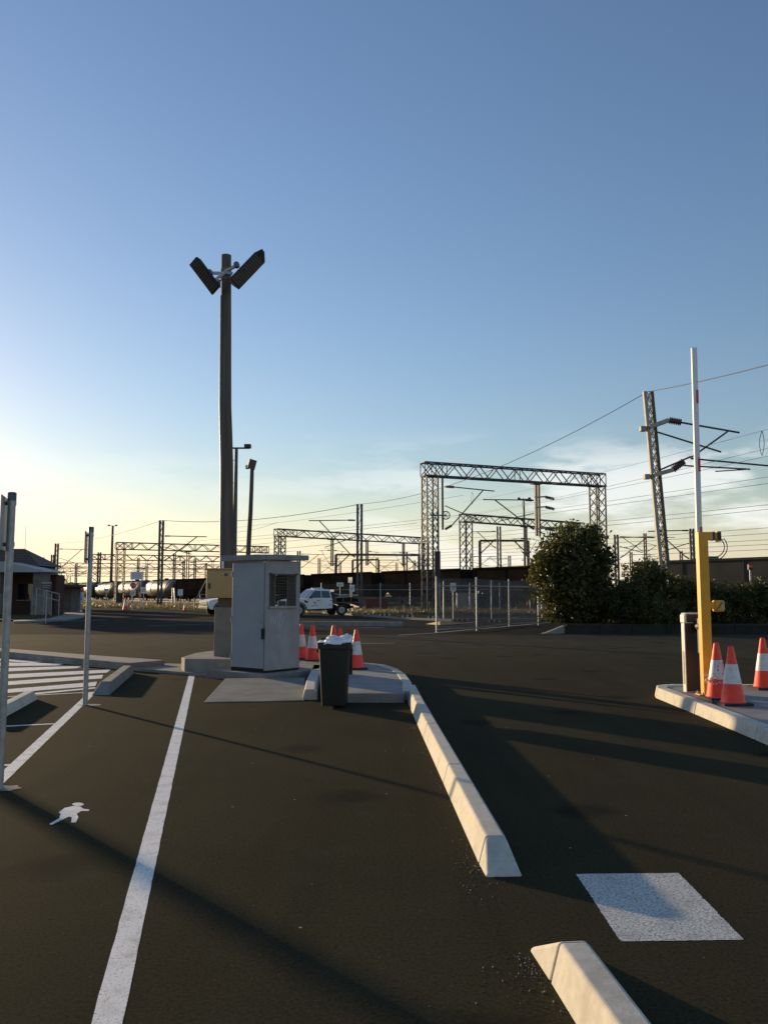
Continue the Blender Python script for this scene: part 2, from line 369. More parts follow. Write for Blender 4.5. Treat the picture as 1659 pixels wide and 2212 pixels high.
# pedestrian symbol
body = [(425,1205),(470,1172),(530,1160),(580,1162),(605,1180),(648,1185),(640,1195),(590,1195),(555,1215),(568,1240),(548,1278),(515,1278),(520,1240),(500,1235),(460,1255),(375,1295),(357,1290),(430,1245),(440,1215)]
ps = MB().sheet([gs(*cr2(*p)).to_tuple()[:2] for p in body], .0012)
ps.sheet([gs(*cr2(565+42*math.cos(k*.4488), 1147+12.5*math.sin(k*.4488))).to_tuple()[:2] for k in range(14)], .0012)
ps.build('pedestrian_symbol', M['paint'], car_park)['label'] = 'white painted walking figure on the asphalt'
# lines further off
for p, q, wd in (((150,1342),(232,1339),.12), ((320,1352),(500,1347),.12), ((650,1352),(830,1356),.10), ((770,1390),(850,1389),.10), ((940,1367),(1205,1343),.14), ((860,1372),(945,1367),.12),
                 ((700,1313),(960,1322),.16), ((960,1322),(1180,1327),.16), ((975,1349),(1120,1333),.1)):
    P = g(*p); Q = g(*q); strip(MB(), P, Q, wd, .0012).build('painted_line', M['paint_old'], car_park)

# footpath strip leading to the booth
f_far = [gs(-120,1678,.15), gs(22,1689,.15), gs(231,1705,.15), gs(430,1719,.15)]
f_near = [gs(-120,1700,0), gs(25,1714,0), gs(312,1744,0), gs(340,1746,0)]
fp = [(p.x,p.y) for p in f_near]+[(p.x,p.y) for p in reversed(f_far)]
struct('footpath', MB().prism(fp, -.05, .15), M['concrete'], bevel=.012)
ramp = [gs(345,1746), gs(579,1767), gs(600,1740), gs(525,1724,.1), gs(436,1719.5,.12)]
struct('footpath', MB().prism([(p.x,p.y) for p in ramp], -.05, .055), M['concrete'], bevel=.01)

def kerb_run(name, pts, wt=.115, wb=.215, h=.15, gap=.008, nose0=False, nose1=False, m='kerb'):
    """stones between the given centre points; nose: the first / last stone slopes to the ground"""
    k = None
    for i in range(len(pts)-1):
        p, q = Vector(pts[i]), Vector(pts[i+1])
        def nrm(j):
            A = Vector(pts[max(j-1,0)]); B = Vector(pts[min(j+1,len(pts)-1)]); d = (B-A).to_2d().normalized(); return Vector((-d.y, d.x, 0))
        n0, n1 = nrm(i), nrm(i+1); d = (q-p).normalized()*gap/2
        z0 = .012 if (nose0 and i == 0) else h; z1 = .012 if (nose1 and i == len(pts)-2) else h
        lo = [p+d+n0*wb/2, p+d-n0*wb/2, q-d-n1*wb/2, q-d+n1*wb/2]
        w0 = wb*.9 if z0 < .1 else wt; w1 = wb*.9 if z1 < .1 else wt
        hi = [p+d+n0*w0/2, p+d-n0*w0/2, q-d-n1*w1/2, q-d+n1*w1/2]
        lo = [v-Vector((0,0,.03)) for v in lo]
        hi = [v+Vector((0,0,z)) for v, z in zip(hi, (z0,z0,z1,z1))]
        if k is None:
            k = bpy.data.objects.new(name, None); col.objects.link(k); k.location = (p.x,p.y,0); k['kind'] = 'structure'; k.empty_display_size = .1
        MB().hexa(lo, hi).build('kerb_stone', M[m], k, bevel=.014, seg=3)
    return k
kerb_run('kerb', [(.42,12.95,0),(.46,11.2,0),(.52,9.15,0),(.585,7.0,0),(.645,4.96,0),(.66,4.72,0)], nose1=True)
kerb_run('kerb', [(.735,3.80,0),(.765,3.50,0),(.90,1.9,0),(1.05,.2,0),(1.2,-1.5,0)], nose0=True)
# short kerb at the end of the footpath, ramped at its near end
ka = gs(*cr2(915,150), .15); kb = gs(*cr2(765,262), .15)
kd = (kb-ka).normalized()
kerb_run('kerb', [(ka.x-kd.x*.1,ka.y-kd.y*.1,0),((ka.x+kb.x)/2,(ka.y+kb.y)/2,0),(kb.x,kb.y,0),(kb.x+kd.x*.55,kb.y+kd.y*.55,0)], nose1=True, m='concrete', wt=.16, wb=.28)
# stub kerb left of the bin and the kerb round the island
s0 = gs(*cr3(793,440), 0)
kerb_run('kerb', [(s0.x-.02,s0.y,0),(s0.x-.12,s0.y+1.4,0),(s0.x-.25,s0.y+4.2,0)], wt=.15, wb=.24)
isl = [(1058,1801),(1050,1778),(1036,1757),(1016,1743),(985,1733),(955,1730),(905,1726),(850,1722)]
ip = [gs(x,y,.13) for x,y in isl]
front = gs(836,1830); front2 = gs(1052,1830)
island = struct('concrete_island', MB().prism([(front.x+.05,front.y),(front2.x,front2.y)]+[(p.x,p.y) for p in ip]+[(s0.x-.12,s0.y+4.0)], -.05, .132), M['slab'], bevel=.012)
kerb_run('kerb', [(ip[0].x+.02,ip[0].y+.05,0)]+[(p.x+.06,p.y+.03,0) for p in ip[1:-1]], wt=.14, wb=.2, h=.145, m='kerb')
# apron in front of the booth
ap = [gs(*cr3(80,460)), gs(*cr3(750,448)), gs(*cr3(752,292), .09), gs(*cr3(222,300), .09)]
lo = [Vector((p.x,p.y,-.05)) for p in ap]
struct('concrete_apron', MB().hexa(lo, [Vector((ap[0].x,ap[0].y,.012)), Vector((ap[1].x,ap[1].y,.012)), Vector((ap[2].x,ap[2].y,.095)), Vector((ap[3].x,ap[3].y,.095))]), M['concrete'], bevel=.008)
# booth island and cabinet block
BF = Vector((-2.09,14.80,0)); BU = Vector((-.795,.607,0)); BV = Vector((.607,.795,0))
bw, bd = .88, .86
pl = [BF-BU*.16-BV*.16, BF+BU*(bw+.5)-BV*.16, BF+BU*(bw+.5)+BV*(bd+1.76), BF-BU*.16+BV*(bd+1.76)]
struct('booth_plinth', MB().prism([(p.x,p.y) for p in pl], -.05, .15), M['concrete'], bevel=.015)
struct('concrete_block', MB().prism([(-3.82,16.1),(-2.75,15.95),(-2.45,18.2),(-3.8,18.3),(-3.98,17.6),(-3.98,16.5)], -.05, .30), M['concrete'], bevel=.02)

# island of the boom gate
ri = [(4.25,12.98),(4.12,12.75),(4.08,12.2),(4.02,10.4),(3.94,8.6),(3.86,6.6),(3.8,4.5)]
struct('concrete_island', MB().prism([(4.33,12.9),(4.2,12.2),(4.14,10.4),(4.06,8.6),(3.98,6.6),(3.92,4.4),(6.7,4.4),(6.7,12.9)], -.05, .135), M['slab'], bevel=.01)
kerb_run('kerb', [(6.6,12.95,0),(5.4,12.98,0),(4.42,12.98,0)], wt=.14, wb=.2, m='kerb')
kerb_run('kerb', [(4.42,12.98,0),(4.24,12.86,0),(4.15,12.55,0),(4.11,10.9,0),(4.05,9.0,0),(3.97,7.0,0),(3.9,4.5,0)], wt=.15, wb=.23, m='kerb')

# kerb islands, path and lawns further off
kerb_run('kerb', [(-4.0,40.6,0),(-1.6,40.2,0),(.9,39.3,0)], wt=.35, wb=.45, h=.2, m='concrete')
kerb_run('kerb', [gs(*q) for q in ((1180,1618),(1040,1612),(900,1601),(760,1592))], wt=.14, wb=.2, h=.12, m='concrete')
p = [g(30,1346), g(90,1344), g(150,1341), g(182,1335), g(184,1327), g(176,1320.5), g(150,1321), g(135,1331), g(105,1339), g(30,1343)]
struct('footpath', MB().prism([(q.x,q.y) for q in p], -.04, .09), M['concrete'])
p = [g(-120,1349), g(30,1341), g(104,1338), g(133,1331), g(148,1322), g(60,1313), g(-140,1313)]
lawn = struct('lawn', MB().prism([(q.x,q.y) for q in p], -.05, .07), M['dirt'])

def blades(name, poly, n, h, label, m, z=0, wd=.03, cat='grass'):
    """tufts of upright blades scattered over a polygon"""
    xs = [q[0] for q in poly]; ys = [q[1] for q in poly]; mb = MB(); k = 0
    def inside(x, y):
        c = False
        for i in range(len(poly)):
            x1, y1 = poly[i]; x2, y2 = poly[i-1]
            if (y1 > y) != (y2 > y) and x < (x2-x1)*(y-y1)/(y2-y1)+x1: c = not c
        return c
    while k < n:
        x = random.uniform(min(xs), max(xs)); y = random.uniform(min(ys), max(ys))
        if not inside(x, y): continue
        k += 1
        tall = h*random.uniform(.4,1)*(1.5 if random.random() < .08 else 1)
        for _ in range(3):
            an = random.uniform(0, 6.28); dx, dy = math.cos(an)*wd, math.sin(an)*wd
            ox, oy = x+random.gauss(0,.06), y+random.gauss(0,.06); lx, ly = random.gauss(0,.3)*tall, random.gauss(0,.3)*tall
            mb.face([(ox-dx,oy-dy,z),(ox+dx,oy+dy,z),(ox+lx,oy+ly,z+tall)])
    o = mb.build(name, m); return tag(o, label, cat, kind='stuff')
blades('lawn_grass', [(q.x,q.y) for q in p], 6000, .12, 'short dull lawn in front of the low building', M['lawn'], .06)
blades('dry_grass', [(-6,64.5),(15,60.5),(17,64),(13,74),(0,80),(-12,80)], 7000, .42, 'strip of dry yellow grass behind the car park', M['grass'], -.05, .045)
blades('dry_grass', [(-60,112),(-20,84),(-13,80),(-18,97),(-62,150)], 4500, .45, 'dry yellow grass in front of the far wagons', M['grass'], -.05, .06)

# track under the train
for off in (0, 14, 21):
    t = bpy.data.objects.new('railway_track', None); col.objects.link(t); t.location = trk(60, off); t['kind'] = 'structure'
    A, B = -260, 150
    b0, b1 = 1.9, 1.4
    MB().hexa([trk(A,off-b0,-.06),trk(B,off-b0,-.06),trk(B,off+b0,-.06),trk(A,off+b0,-.06)], [trk(A,off-b1,.12),trk(B,off-b1,.12),trk(B,off+b1,.12),trk(A,off+b1,.12)]).build('ballast', M['ballast'], t)
    for e in (-.53,.53):
        MB().bar(trk(A,off+e,.2), trk(B,off+e,.2), .07, .16).build('rail', M['steel'], t)
# low block wall under the hedge
bwall = [g(1208,1371), g(1252,1369)]
w0 = Vector((7.1,32.6,0)); w1 = Vector((22,30.8,0))
rw = thing('retaining_wall', 'low dark concrete block wall holding the hedge bed', 'wall', w0)
nb = 12
for i in range(nb):
    p = w0.lerp(w1, i/nb); q = w0.lerp(w1, (i+1)/nb); d = (q-p).normalized()*.006
    MB().bar(p+d+Vector((0,0,.17)), q-d+Vector((0,0,.17)), .22, .38).build('block', M['wall_grey'], rw, bevel=.01)
bed = MB().prism([(7.1,32.75),(22,30.95),(26,40),(9,41.5)], -.05, .3); struct('planting_bed', bed, M['dirt'])
MB_w = MB().hexa([Vector((6.0,32.2,-.02)),Vector((7.0,32.5,-.02)),Vector((7.0,32.8,-.02)),Vector((6.1,32.9,-.02))],[Vector((6.3,32.4,.03)),Vector((7.0,32.5,.3)),Vector((7.0,32.8,.3)),Vector((6.3,32.8,.03))])
struct('kerb_ramp', MB_w, M['concrete'])

# ================================================================ things in front
# ---- guard booth
booth = thing('guard_booth', 'small grey metal guard booth with flat roof and mesh window', 'booth', (BF.x,BF.y,.15))
def bp(u, v, z): return BF+BU*u+BV*v+Vector((0,0,z))
def panel(mb, u0, u1, v0, v1, z0, z1):
    return mb.hexa([bp(u0,v0,z0),bp(u0,v1,z0),bp(u1,v1,z0),bp(u1,v0,z0)],[bp(u0,v0,z1),bp(u0,v1,z1),bp(u1,v1,z1),bp(u1,v0,z1)])
ZB, ZT = .19, 2.14
# window wall (u = 0 side), window between v .10-.80 and z 1.33-1.90
wv0, wv1, wz0, wz1 = .10, .73, 1.32, 1.88
mb = MB(); th_ = .03
panel(mb,0,th_,0,bd,ZB,wz0); panel(mb,0,th_,0,bd,wz1,ZT); panel(mb,0,th_,0,wv0,wz0,wz1); panel(mb,0,th_,wv1,bd,wz0,wz1)
wall = mb.build('window_wall', M['booth'], booth)
mb = MB(); panel(mb,bw-th_,bw,0,bd,ZB,1.25); panel(mb,bw-th_,bw,0,bd,1.95,ZT); panel(mb,bw-th_,bw,0,.12,1.25,1.95); panel(mb,bw-th_,bw,.6,bd,1.25,1.95)
panel(mb,th_,bw-th_,bd-th_,bd,ZB,1.2); panel(mb,th_,bw-th_,bd-th_,bd,1.92,ZT); panel(mb,th_,.3,bd-th_,bd,1.2,1.92); panel(mb,.62,bw-th_,bd-th_,bd,1.2,1.92)
mb.build('rear_wall', M['booth'], booth)
panel(MB(),0,bw,0,bd,.155,ZB).build('floor', M['dark'], booth)
# frame posts at the corners
mb = MB(); panel(mb,-.004,.035,-.006,.03,ZB,ZT+.004); mb.build('corner_post', M['booth'], booth, bevel=.004)
mb = MB(); panel(mb,-.006,.02,bd-.02,bd+.006,ZB,ZT+.003); mb.build('corner_post', M['booth'], booth, bevel=.004)
door = panel(MB(),.045,bw-.012,-.014,.016,ZB+.03,ZT-.035).build('door', M['booth_door'], booth, bevel=.006)
panel(MB(),.037,.046,.002,.03,ZB,ZT).build('door_gap', M['dark'], booth)
panel(MB(),.045,bw-.01,.0,.03,ZT-.03,ZT).build('door_head', M['booth'], booth)
panel(MB(),.0,bw,-.002,.03,ZB-.035,ZB+.022).build('door_sill', M['dark'], booth)
mb = MB(); mb.tube([bp(.085,-.016,1.02),bp(.085,-.05,1.02),bp(.085,-.05,1.16),bp(.085,-.016,1.16)],.007,6); mb.build('handle', M['galv'], door)
panel(MB(),.02,.075,-.045,-.012,.74,.93).build('lock_box', M['dark'], door, bevel=.006)
MB().bar(bp(.03,-.03,.98),bp(.06,-.03,.74),.016).build('bolt', M['galv'], door)
for z in (.4,1.08,1.9):
    MB().tube([bp(bw-.004,-.016,z-.05),bp(bw-.004,-.016,z+.05)],.011,8).build('hinge', M['booth_roof'], door)
rv = []
mb = MB()
o0, o1, o2, o3 = -.10, .23, -.09, .14
rz = ZT+.002
mb.hexa([bp(o0,o2,rz),bp(o0,bd+o3,rz+.02),bp(bw+o1,bd+o3,rz+.02),bp(bw+o1,o2,rz)],[bp(o0,o2,rz+.095),bp(o0,bd+o3,rz+.115),bp(bw+o1,bd+o3,rz+.13),bp(bw+o1,o2,rz+.105)])
roof = mb.build('roof', M['booth_roof'], booth, bevel=.008)
win = thing_w = panel(MB(),.012,.016,wv0,wv1,wz0,wz1).build('window', M['glass'], booth)
# see-through pane
gm = bpy.data.materials.new('pane'); gm.use_nodes = True
_t = gm.node_tree; _b = _t.nodes['Principled BSDF']; _b.inputs['Transmission Weight'].default_value = 1; _b.inputs['Roughness'].default_value = .03; _b.inputs['IOR'].default_value = 1.02; _b.inputs['Base Color'].default_value = (.75,.78,.72,1)
M['pane'] = gm; win.data.materials[0] = gm
mb = MB(); e = .022
panel(mb,-.012,-.0005,wv0-e,wv1+e,wz1,wz1+e); panel(mb,-.012,-.0005,wv0-e,wv0,wz0,wz1-.0005); panel(mb,-.012,-.0005,wv1,wv1+e,wz0,wz1-.0005)
mb.build('window_frame', M['steel'], win)
panel(MB(),-.05,-.0005,wv0-.05,wv1+.06,wz0-.04,wz0-.002).build('sill', M['booth'], win, bevel=.004)
mb = MB(); nv, nzz = 13, 11
for i in range(nv+1):
    v = wv0+(wv1-wv0)*i/nv; mb.bar(bp(-.028,v,wz0-.02),bp(-.028,v,wz1+.02),.006)
for i in range(nzz+1):
    z = wz0+(wz1-wz0)*i/nzz; mb.bar(bp(-.033,wv0-.02,z),bp(-.033,wv1+.02,z),.006)
mb.build('security_mesh', M['steel'], win)
for v in (wv0-.02, wv1+.03):
    for z in (wz0-.01, wz1+.02): panel(MB(),-.036,-.0006,v-.012,v+.012,z-.012,z+.012).build('mesh_lug', M['dark'], win)
# interior blind on the far side, cords, chalk scrawl on the outside
panel(MB(),.60,.61,.2,.5,1.3,1.75).build('blind', M['fascia'], booth)
def scrawl(pts, wd=.008):
    mb = MB()
    for p, q in zip(pts[:-1], pts[1:]):
        mb.bar(bp(-.0012,p[0],p[1]), bp(-.0012,q[0],q[1]), .0022, wd, up=BV)
    return mb
for st in ([(.14,1.0),(.12,1.08),(.17,1.14),(.20,1.05),(.20,.98)], [(.24,1.0),(.23,1.12),(.29,1.15),(.31,1.0),(.30,.93)], [(.36,1.18),(.35,1.0),(.37,.93),(.45,1.12)], [(.30,1.16),(.40,1.2)]):
    scrawl(st).build('chalk_mark', M['chalk'], wall)

# ---- yellow electrical cabinet on its pedestal
cabx = a(453,1230,16.9).x
ec = thing('electrical_cabinet', 'ochre electrical cabinet on a concrete pedestal behind the booth', 'cabinet', (-3.2,16.9,.30))
MB().cbox(-3.39,-2.72,16.7,17.25,.28,1.27).build('pedestal', M['concrete'], ec, bevel=.012)
MB().cbox(-3.34,-2.76,16.76,17.2,1.27,1.46).build('neck', M['olive'], ec)
box = MB().cbox(cabx,-2.6,16.62,17.3,1.455,2.02).build('body', M['ochre'], ec, bevel=.012)
MB().cbox(cabx-.025,-2.57,16.59,17.33,2.022,2.05).build('lid', M['ochre'], ec, bevel=.006)
MB().cbox(cabx+.03,-2.65,16.607,16.622,1.49,1.99).build('cabinet_door', M['ochre'], ec, bevel=.005)
MB().cbox(cabx+.055,cabx+.085,16.575,16.61,1.64,1.75).build('lock', M['black'], ec)
MB().cbox(cabx+.36,cabx+.43,16.600,16.61,1.89,1.95).build('warning_plate', M['print'], ec)

# ---- timber pole with two floodlights
PY = 20.0
pole_pts = [(489.5,552),(489.2,640),(489,700),(488.5,800),(488.3,880),(489.5,930),(491.2,1000),(491.5,1060),(491,1140),(491,1230),(491,1330)]
pts = [a(x,y,PY) for x,y in pole_pts]; pts.append(Vector((pts[-1].x,PY,-.1)))
lp = thing('timber_light_pole', 'tall crooked timber pole behind the booth carrying two floodlights', 'light pole', (pts[-1].x,PY,0))
n = len(pts)
MB().tube(pts, [.122,.124,.128,.133,.138,.145,.148,.148,.15,.155,.16,.165], 18).build('pole', M['wood'], lp)
cp = [p+Vector((-.118-.0035*i, -.05, 0)) for i, p in enumerate(pts)]
MB().tube(cp[1:], .022, 8).build('conduit', M['galv'], lp)
MB().cbox(pts[9].x-.10,pts[9].x-.05,PY-.17,PY-.145,2.02,2.32).build('pole_tag', M['sign_white'], lp)

def floodlight(name, c, axis, nrm, parent, Ln=.92, Wd=.30, Dp=.14, visor=True, fins=True):
    """flood lamp: long side along axis, lens (with louvre ribs) towards nrm"""
    x = Vector(axis).normalized(); z = Vector(nrm); z = (z-x*z.dot(x)).normalized(); y = z.cross(x)
    Mx = Matrix((x,y,z)).transposed(); c = Vector(c)
    T = lambda p: Mx @ Vector(p) + c
    mb = MB(); mb.loft([[T((sx*Ln/2*k,sy*Wd/2*k,h)) for sx,sy in ((-1,-1),(1,-1),(1,1),(-1,1))] for h,k in ((-Dp,.86),(-Dp*.35,1),(0,1))])
    hs = mb.build(name, M['black'], parent, bevel=.008)
    mb = MB().box(T((0,0,.003)), (Ln*.94,Wd*.86,.008), M=Mx); mb.build('lens', M['lens'], hs)
    if fins:
        for k in range(13):
            MB().box(T((-Ln*.43+Ln*.86*k/12,0,.014)), (.016,Wd*.84,.014), M=Mx).build('louvre', M['galv_dark'], hs)
    if visor:
        for sx in (-1,1):
            e = sx*Ln/2
            MB().loft([[T((e,-Wd/2,.002)),T((e,Wd/2,.002)),T((e+sx*.006,Wd/2,.002)),T((e+sx*.006,-Wd/2,.002))],[T((e+sx*.10,Wd/2-.10,.19)),T((e+sx*.10,Wd/2,.20)),T((e+sx*.106,Wd/2,.20)),T((e+sx*.106,Wd/2-.10,.19))]]).build('visor_flap', M['galv_dark'], hs)
    return hs
M['lens'] = mat('lens', (.05,.05,.045), (.08,.075,.06), 20, .25)
M['galv_dark'] = mat('galv_dark', (.10,.10,.10), (.16,.16,.155), 12, .5, .4)
cl_ = as_(532,719,PY-.32); cr_ = as_(645,705,PY-.38)
hub = as_(589,716,PY)
floodlight('floodlight', cl_, (.60,.12,-.79), (-.50,-.78,-.30), lp, visor=False)
floodlight('floodlight', cr_, (.62,.1,.74), (.50,-.78,-.35), lp, Ln=.95, Wd=.34)
for end, y0 in ((as_(549,711,PY-.22),-.02),(as_(556,733,PY-.22),.0),(as_(612,694,PY-.24),.03),(as_(605,712,PY-.26),.0)):
    MB().bar(end, hub+Vector((0,-.15,y0)), .05, .07).build('mounting_arm', M['galv'], lp)
for e2 in (as_(547,710,PY-.24), as_(617,690,PY-.26)):
    MB().tube([e2+Vector((0,-.06,0)),e2+Vector((0,.06,0))],.07,12).build('swivel', M['galv_dark'], lp)
MB().tube([Vector((hub.x,PY,hub.z-.14)),Vector((hub.x,PY,hub.z+.14))],.137,16,False).build('clamp', M['galv_dark'], lp)
MB().cbox(hub.x-.17,hub.x-.10,PY-.2,PY-.13,hub.z-.38,hub.z-.2).build('junction_box', M['galv_dark'], lp)

# ---- traffic cones
def cone_proto():
    root = thing('traffic_cone', '', 'traffic cone')
    prof = lambda z: .150-(.150-.034)*z/.70
    def band(z0, z1, extra=0, nm='body', m='orange'):
        pts = [(0,0,z0),(0,0,z1)]
        return MB().tube(pts, [prof(z0)+extra, prof(z1)+extra], 24, cap=False)
    mb = MB().tube([(0,0,.03),(0,0,.05),(0,0,.70),(0,0,.715),(0,0,.72)], [.158,prof(.05),prof(.70),.028,.012], 28)
    mb.build('body', M['orange'], root)
    band(.26,.50,.0025).build('reflective_band', M['band'], root)
    mb = MB(); s = .19; ch = .04
    sec = lambda z,k: [Vector((x*k,y*k,z)) for x,y in ((-s+ch,-s),(s-ch,-s),(s,-s+ch),(s,s-ch),(s-ch,s),(-s+ch,s),(-s,s-ch),(-s,-s+ch))]
    mb.loft([sec(0,1),sec(.022,1),sec(.034,.93)]); mb.build('base', M['rubber'], root)
    return root
cproto = cone_proto(); first = True
def cone(pos, rz, label, group, tilt=(0,0), sc=1):
    global first
    c = cproto if first else copy_tree(cproto)
    first = False
    c.location = pos; c.rotation_euler = (tilt[0],tilt[1],rz); c.scale = (sc,)*3
    c['label'] = label; c['group'] = group; return c
G1 = 'cones beside the booth'; G2 = 'cones beside the boom gate'
IZ = .134
cone(gs(784,1716,IZ), .3, 'scuffed cone half hidden behind the right edge of the booth', G1, sc=1.05)
cone(gs(814,1721,IZ), .5, 'cone standing between the booth and the wheelie bin', G1, sc=1.04)
cone(gs(869,1722,IZ), .1, 'left one of the two cones right behind the wheelie bin', G1, sc=1.05)
cone(gs(886,1729,IZ), .4, 'right one of the two cones right behind the wheelie bin', G1)
cone(gs(928,1742,IZ), .2, 'cone standing alone on the island right of the wheelie bin', G1, sc=1.03)
bc = cone(gs(1869,1820,IZ+.005), .2, 'battered cone with torn white band next to the yellow post', G2, tilt=(.02,-.01), sc=1.04)
cone(gs(1908,1835,IZ), .1, 'clean upright cone in front of the torn one by the gate', G2, sc=1.03)
cone(gs(1990,1794,IZ), .15, 'cone cut off by the right edge of the photo', G2, sc=1.05)
# torn wrapping on the battered one
random.seed(3); mb = MB()
for i in range(46):
    an = random.uniform(2.6,4.6); z = random.uniform(.2,.33); r = .12+random.uniform(-.005,.05)
    c = Vector((math.cos(an)*r, math.sin(an)*r, z)); d = [Vector((random.gauss(0,.02),random.gauss(0,.02),random.gauss(0,.016))) for _ in range(3)]
    mb.face([c+q for q in d])
for i in range(16):
    an = random.uniform(3.4,5.6); z = random.uniform(.27,.48); r = .150-.166*z+.004
    w_ = random.uniform(.02,.06)
    pp = [Vector((math.cos(an+q)*(r-.166*dz), math.sin(an+q)*(r-.166*dz), z+dz)) for q, dz in ((-w_*3,-.01),(w_*3,-.02),(w_*2,.02))]
    mb.m = 1; mb.face(pp)
mbo = mb.build('torn_wrapping', [M['band'],M['orange']], None); mbo.parent = bc; mbo['kind'] = 'stuff'

# ---- wheelie bin and bag
bb = gs(869,1846)
bn = thing('wheelie_bin', 'dark green wheelie bin overflowing with a white rubbish bag', 'bin', (bb.x,bb.y+.25,0))
bcx, bcy = bb.x, bb.y+.27
def rr(hx, hy, z, r=.05, n=4, dy=0):
    o = []
    for qx,qy,a0 in ((1,1,0),(-1,1,90),(-1,-1,180),(1,-1,270)):
        for k in range(n+1):
            t = R(a0+90*k/n); o.append(Vector((bcx+qx*(hx-r)+r*math.cos(t), bcy+dy+qy*(hy-r)+r*math.sin(t), z)))
    return o
mb = MB(); outer = [rr(.165,.19,.03,.03,dy=-.01),rr(.17,.195,.06,.035,dy=-.01),rr(.208,.245,.80,.04),rr(.212,.25,.86,.04)]
inner = [rr(.197,.235,.86,.04),rr(.185,.21,.45,.04),rr(.16,.18,.12,.04)]
mb.loft(outer+inner, True, False); mb.face(list(reversed(outer[0])));  mb.face(inner[-1]); mb.build('body', M['bin'], bn)
mb = MB(); ro = [rr(.225,.262,.795,.05),rr(.236,.275,.80,.05),rr(.238,.278,.872,.05),rr(.228,.268,.884,.05),rr(.200,.238,.884,.04),rr(.198,.236,.80,.04)]
mb.loft(ro, False, False); mb.build('rim', M['bin'], bn)
for sx in (-1,1):
    MB().tube([(bcx+sx*.12,bcy+.20,.10),(bcx+sx*.165,bcy+.20,.10)],.10,20).build('wheel', M['rubber'], bn)
mb = MB(); mb.loft([[Vector((bcx+sx*.23,bcy+.30+dy,z)) for sx,dy in ((-1,0),(1,0),(1,.03),(-1,.03))] for z in (.40,.70,.90)]); mb.build('lid', M['bin'], bn, bevel=.01)
MB().tube([(bcx-.22,bcy+.31,.90),(bcx+.22,bcy+.31,.90)],.016,8).build('handle', M['bin'], bn)
for sx in (-1,1): MB().cbox(bcx+sx*.236-.012,bcx+sx*.236+.012,bcy-.12,bcy-.02,.74,.79).build('lug', M['bin'], bn)
# bag: a puckered dome with overhanging skirt
from mathutils import noise as mnoise
bag = thing('rubbish_bag', 'white plastic rubbish bag bulging out of the wheelie bin', 'bag', (bcx,bcy,.86))
mb = MB(); NU, NV = 40, 16; vs_ = []
for j in range(NV+1):
    t = j/NV
    for i in range(NU):
        an = 2*math.pi*i/NU
        rr_ = math.sin(t*math.pi/2); hx = .175*rr_; hy = .21*rr_; z = .80+.135*math.cos(t*math.pi/2)**.7
        p = Vector((bcx+.015+hx*math.cos(an), bcy+hy*math.sin(an), z))
        nn = mnoise.noise(p*7+Vector((3,1,0)))*.075+abs(mnoise.noise(p*19))*.045+mnoise.noise(p*45)*.012
        p += Vector((math.cos(an)*nn, math.sin(an)*nn, nn*1.1))
        vs_.append(p)
mb.idx(vs_, [(j*NU+i,(j+1)*NU+i,(j+1)*NU+(i+1)%NU,j*NU+(i+1)%NU) for j in range(NV) for i in range(NU)], True)
mb.build('bag_body', M['bag'], bag)
mb = MB(); vs_ = []
NU = 60
for j in range(5):
    for i in range(NU):
        an = 2*math.pi*i/NU; cxx = math.copysign(abs(math.cos(an))**.45, math.cos(an)); cyy = math.copysign(abs(math.sin(an))**.45, math.sin(an))
        hx, hy, z = ((.19,.225,.872),(.205,.243,.892),(.232,.27,.889),(.241,.281,.872),(.243,.283,.850))[j]
        p = Vector((bcx+hx*cxx, bcy+hy*cyy, z)); q = mnoise.noise(p*18)
        if j == 4: p.z += q*.05+.012
        p += Vector((cxx,cyy,0))*abs(q)*.006; vs_.append(p)
mb.idx(vs_, [(j*NU+i,j*NU+(i+1)%NU,(j+1)*NU+(i+1)%NU,(j+1)*NU+i) for j in range(4) for i in range(NU)], True)
mb.build('bag_skirt', M['bag'], bag)

# ---- boom gate
gx, gy = 4.495, 12.13
bgate = thing('boom_gate', 'boom gate with upright white arm and grey drive cabinet', 'boom gate', (gx,gy,.135))
rzc = Matrix.Rotation(R(4), 3, 'Z')
def gp(x, y, z): return rzc @ Vector((x,y,0)) + Vector((gx,gy,z))
cw, cd, chh = .17, .055, 1.10
def gbox(mb, x0,x1,y0,y1,z0,z1): return mb.hexa([gp(x0,y0,z0),gp(x1,y0,z0),gp(x1,y1,z0),gp(x0,y1,z0)],[gp(x0,y0,z1),gp(x1,y0,z1),gp(x1,y1,z1),gp(x0,y1,z1)])
cabn = gbox(MB(),-cw,cw,-cd,cd,.135,1.12).build('drive_cabinet', M['cabinet'], bgate, bevel=.008)
gbox(MB(),-cw+.012,cw+.01,-cd-.012,-cd-.001,.15,1.13).build('front_cover', M['cabinet_dark'], cabn, bevel=.005)
hd = [[gp(x,y,z) for x,z in ((-cw-.006,1.122),(cw+.006,1.122),(cw+.006,1.27),(-cw+.02,1.27),(-cw-.006,1.235))] for y in (-cd-.016,cd+.006)]
mb = MB(); mb.loft([list(reversed(hd[0])),list(reversed(hd[1]))]); mb.build('hood', M['cabinet'], cabn, bevel=.012, seg=3)
gbox(MB(),-cw+.03,cw+.012,-cd-.026,-cd-.018,1.135,1.25).build('hood_front', M['cabinet_dark'], cabn, bevel=.003)
gbox(MB(),-cw-.004,-cw-.0005,-.03,.02,1.0,1.07).build('key_plate', M['galv'], cabn, bevel=.002)
gbox(MB(),-cw-.005,-cw-.0005,-.02,.02,.25,.72).build('side_slot', M['galv_dark'], cabn)
ax = 4.485
MB().tube([(ax+.03,gy-.08,1.08),(ax+.03,gy-.29,1.08)],.075,18).build('hub', M['black'], bgate)
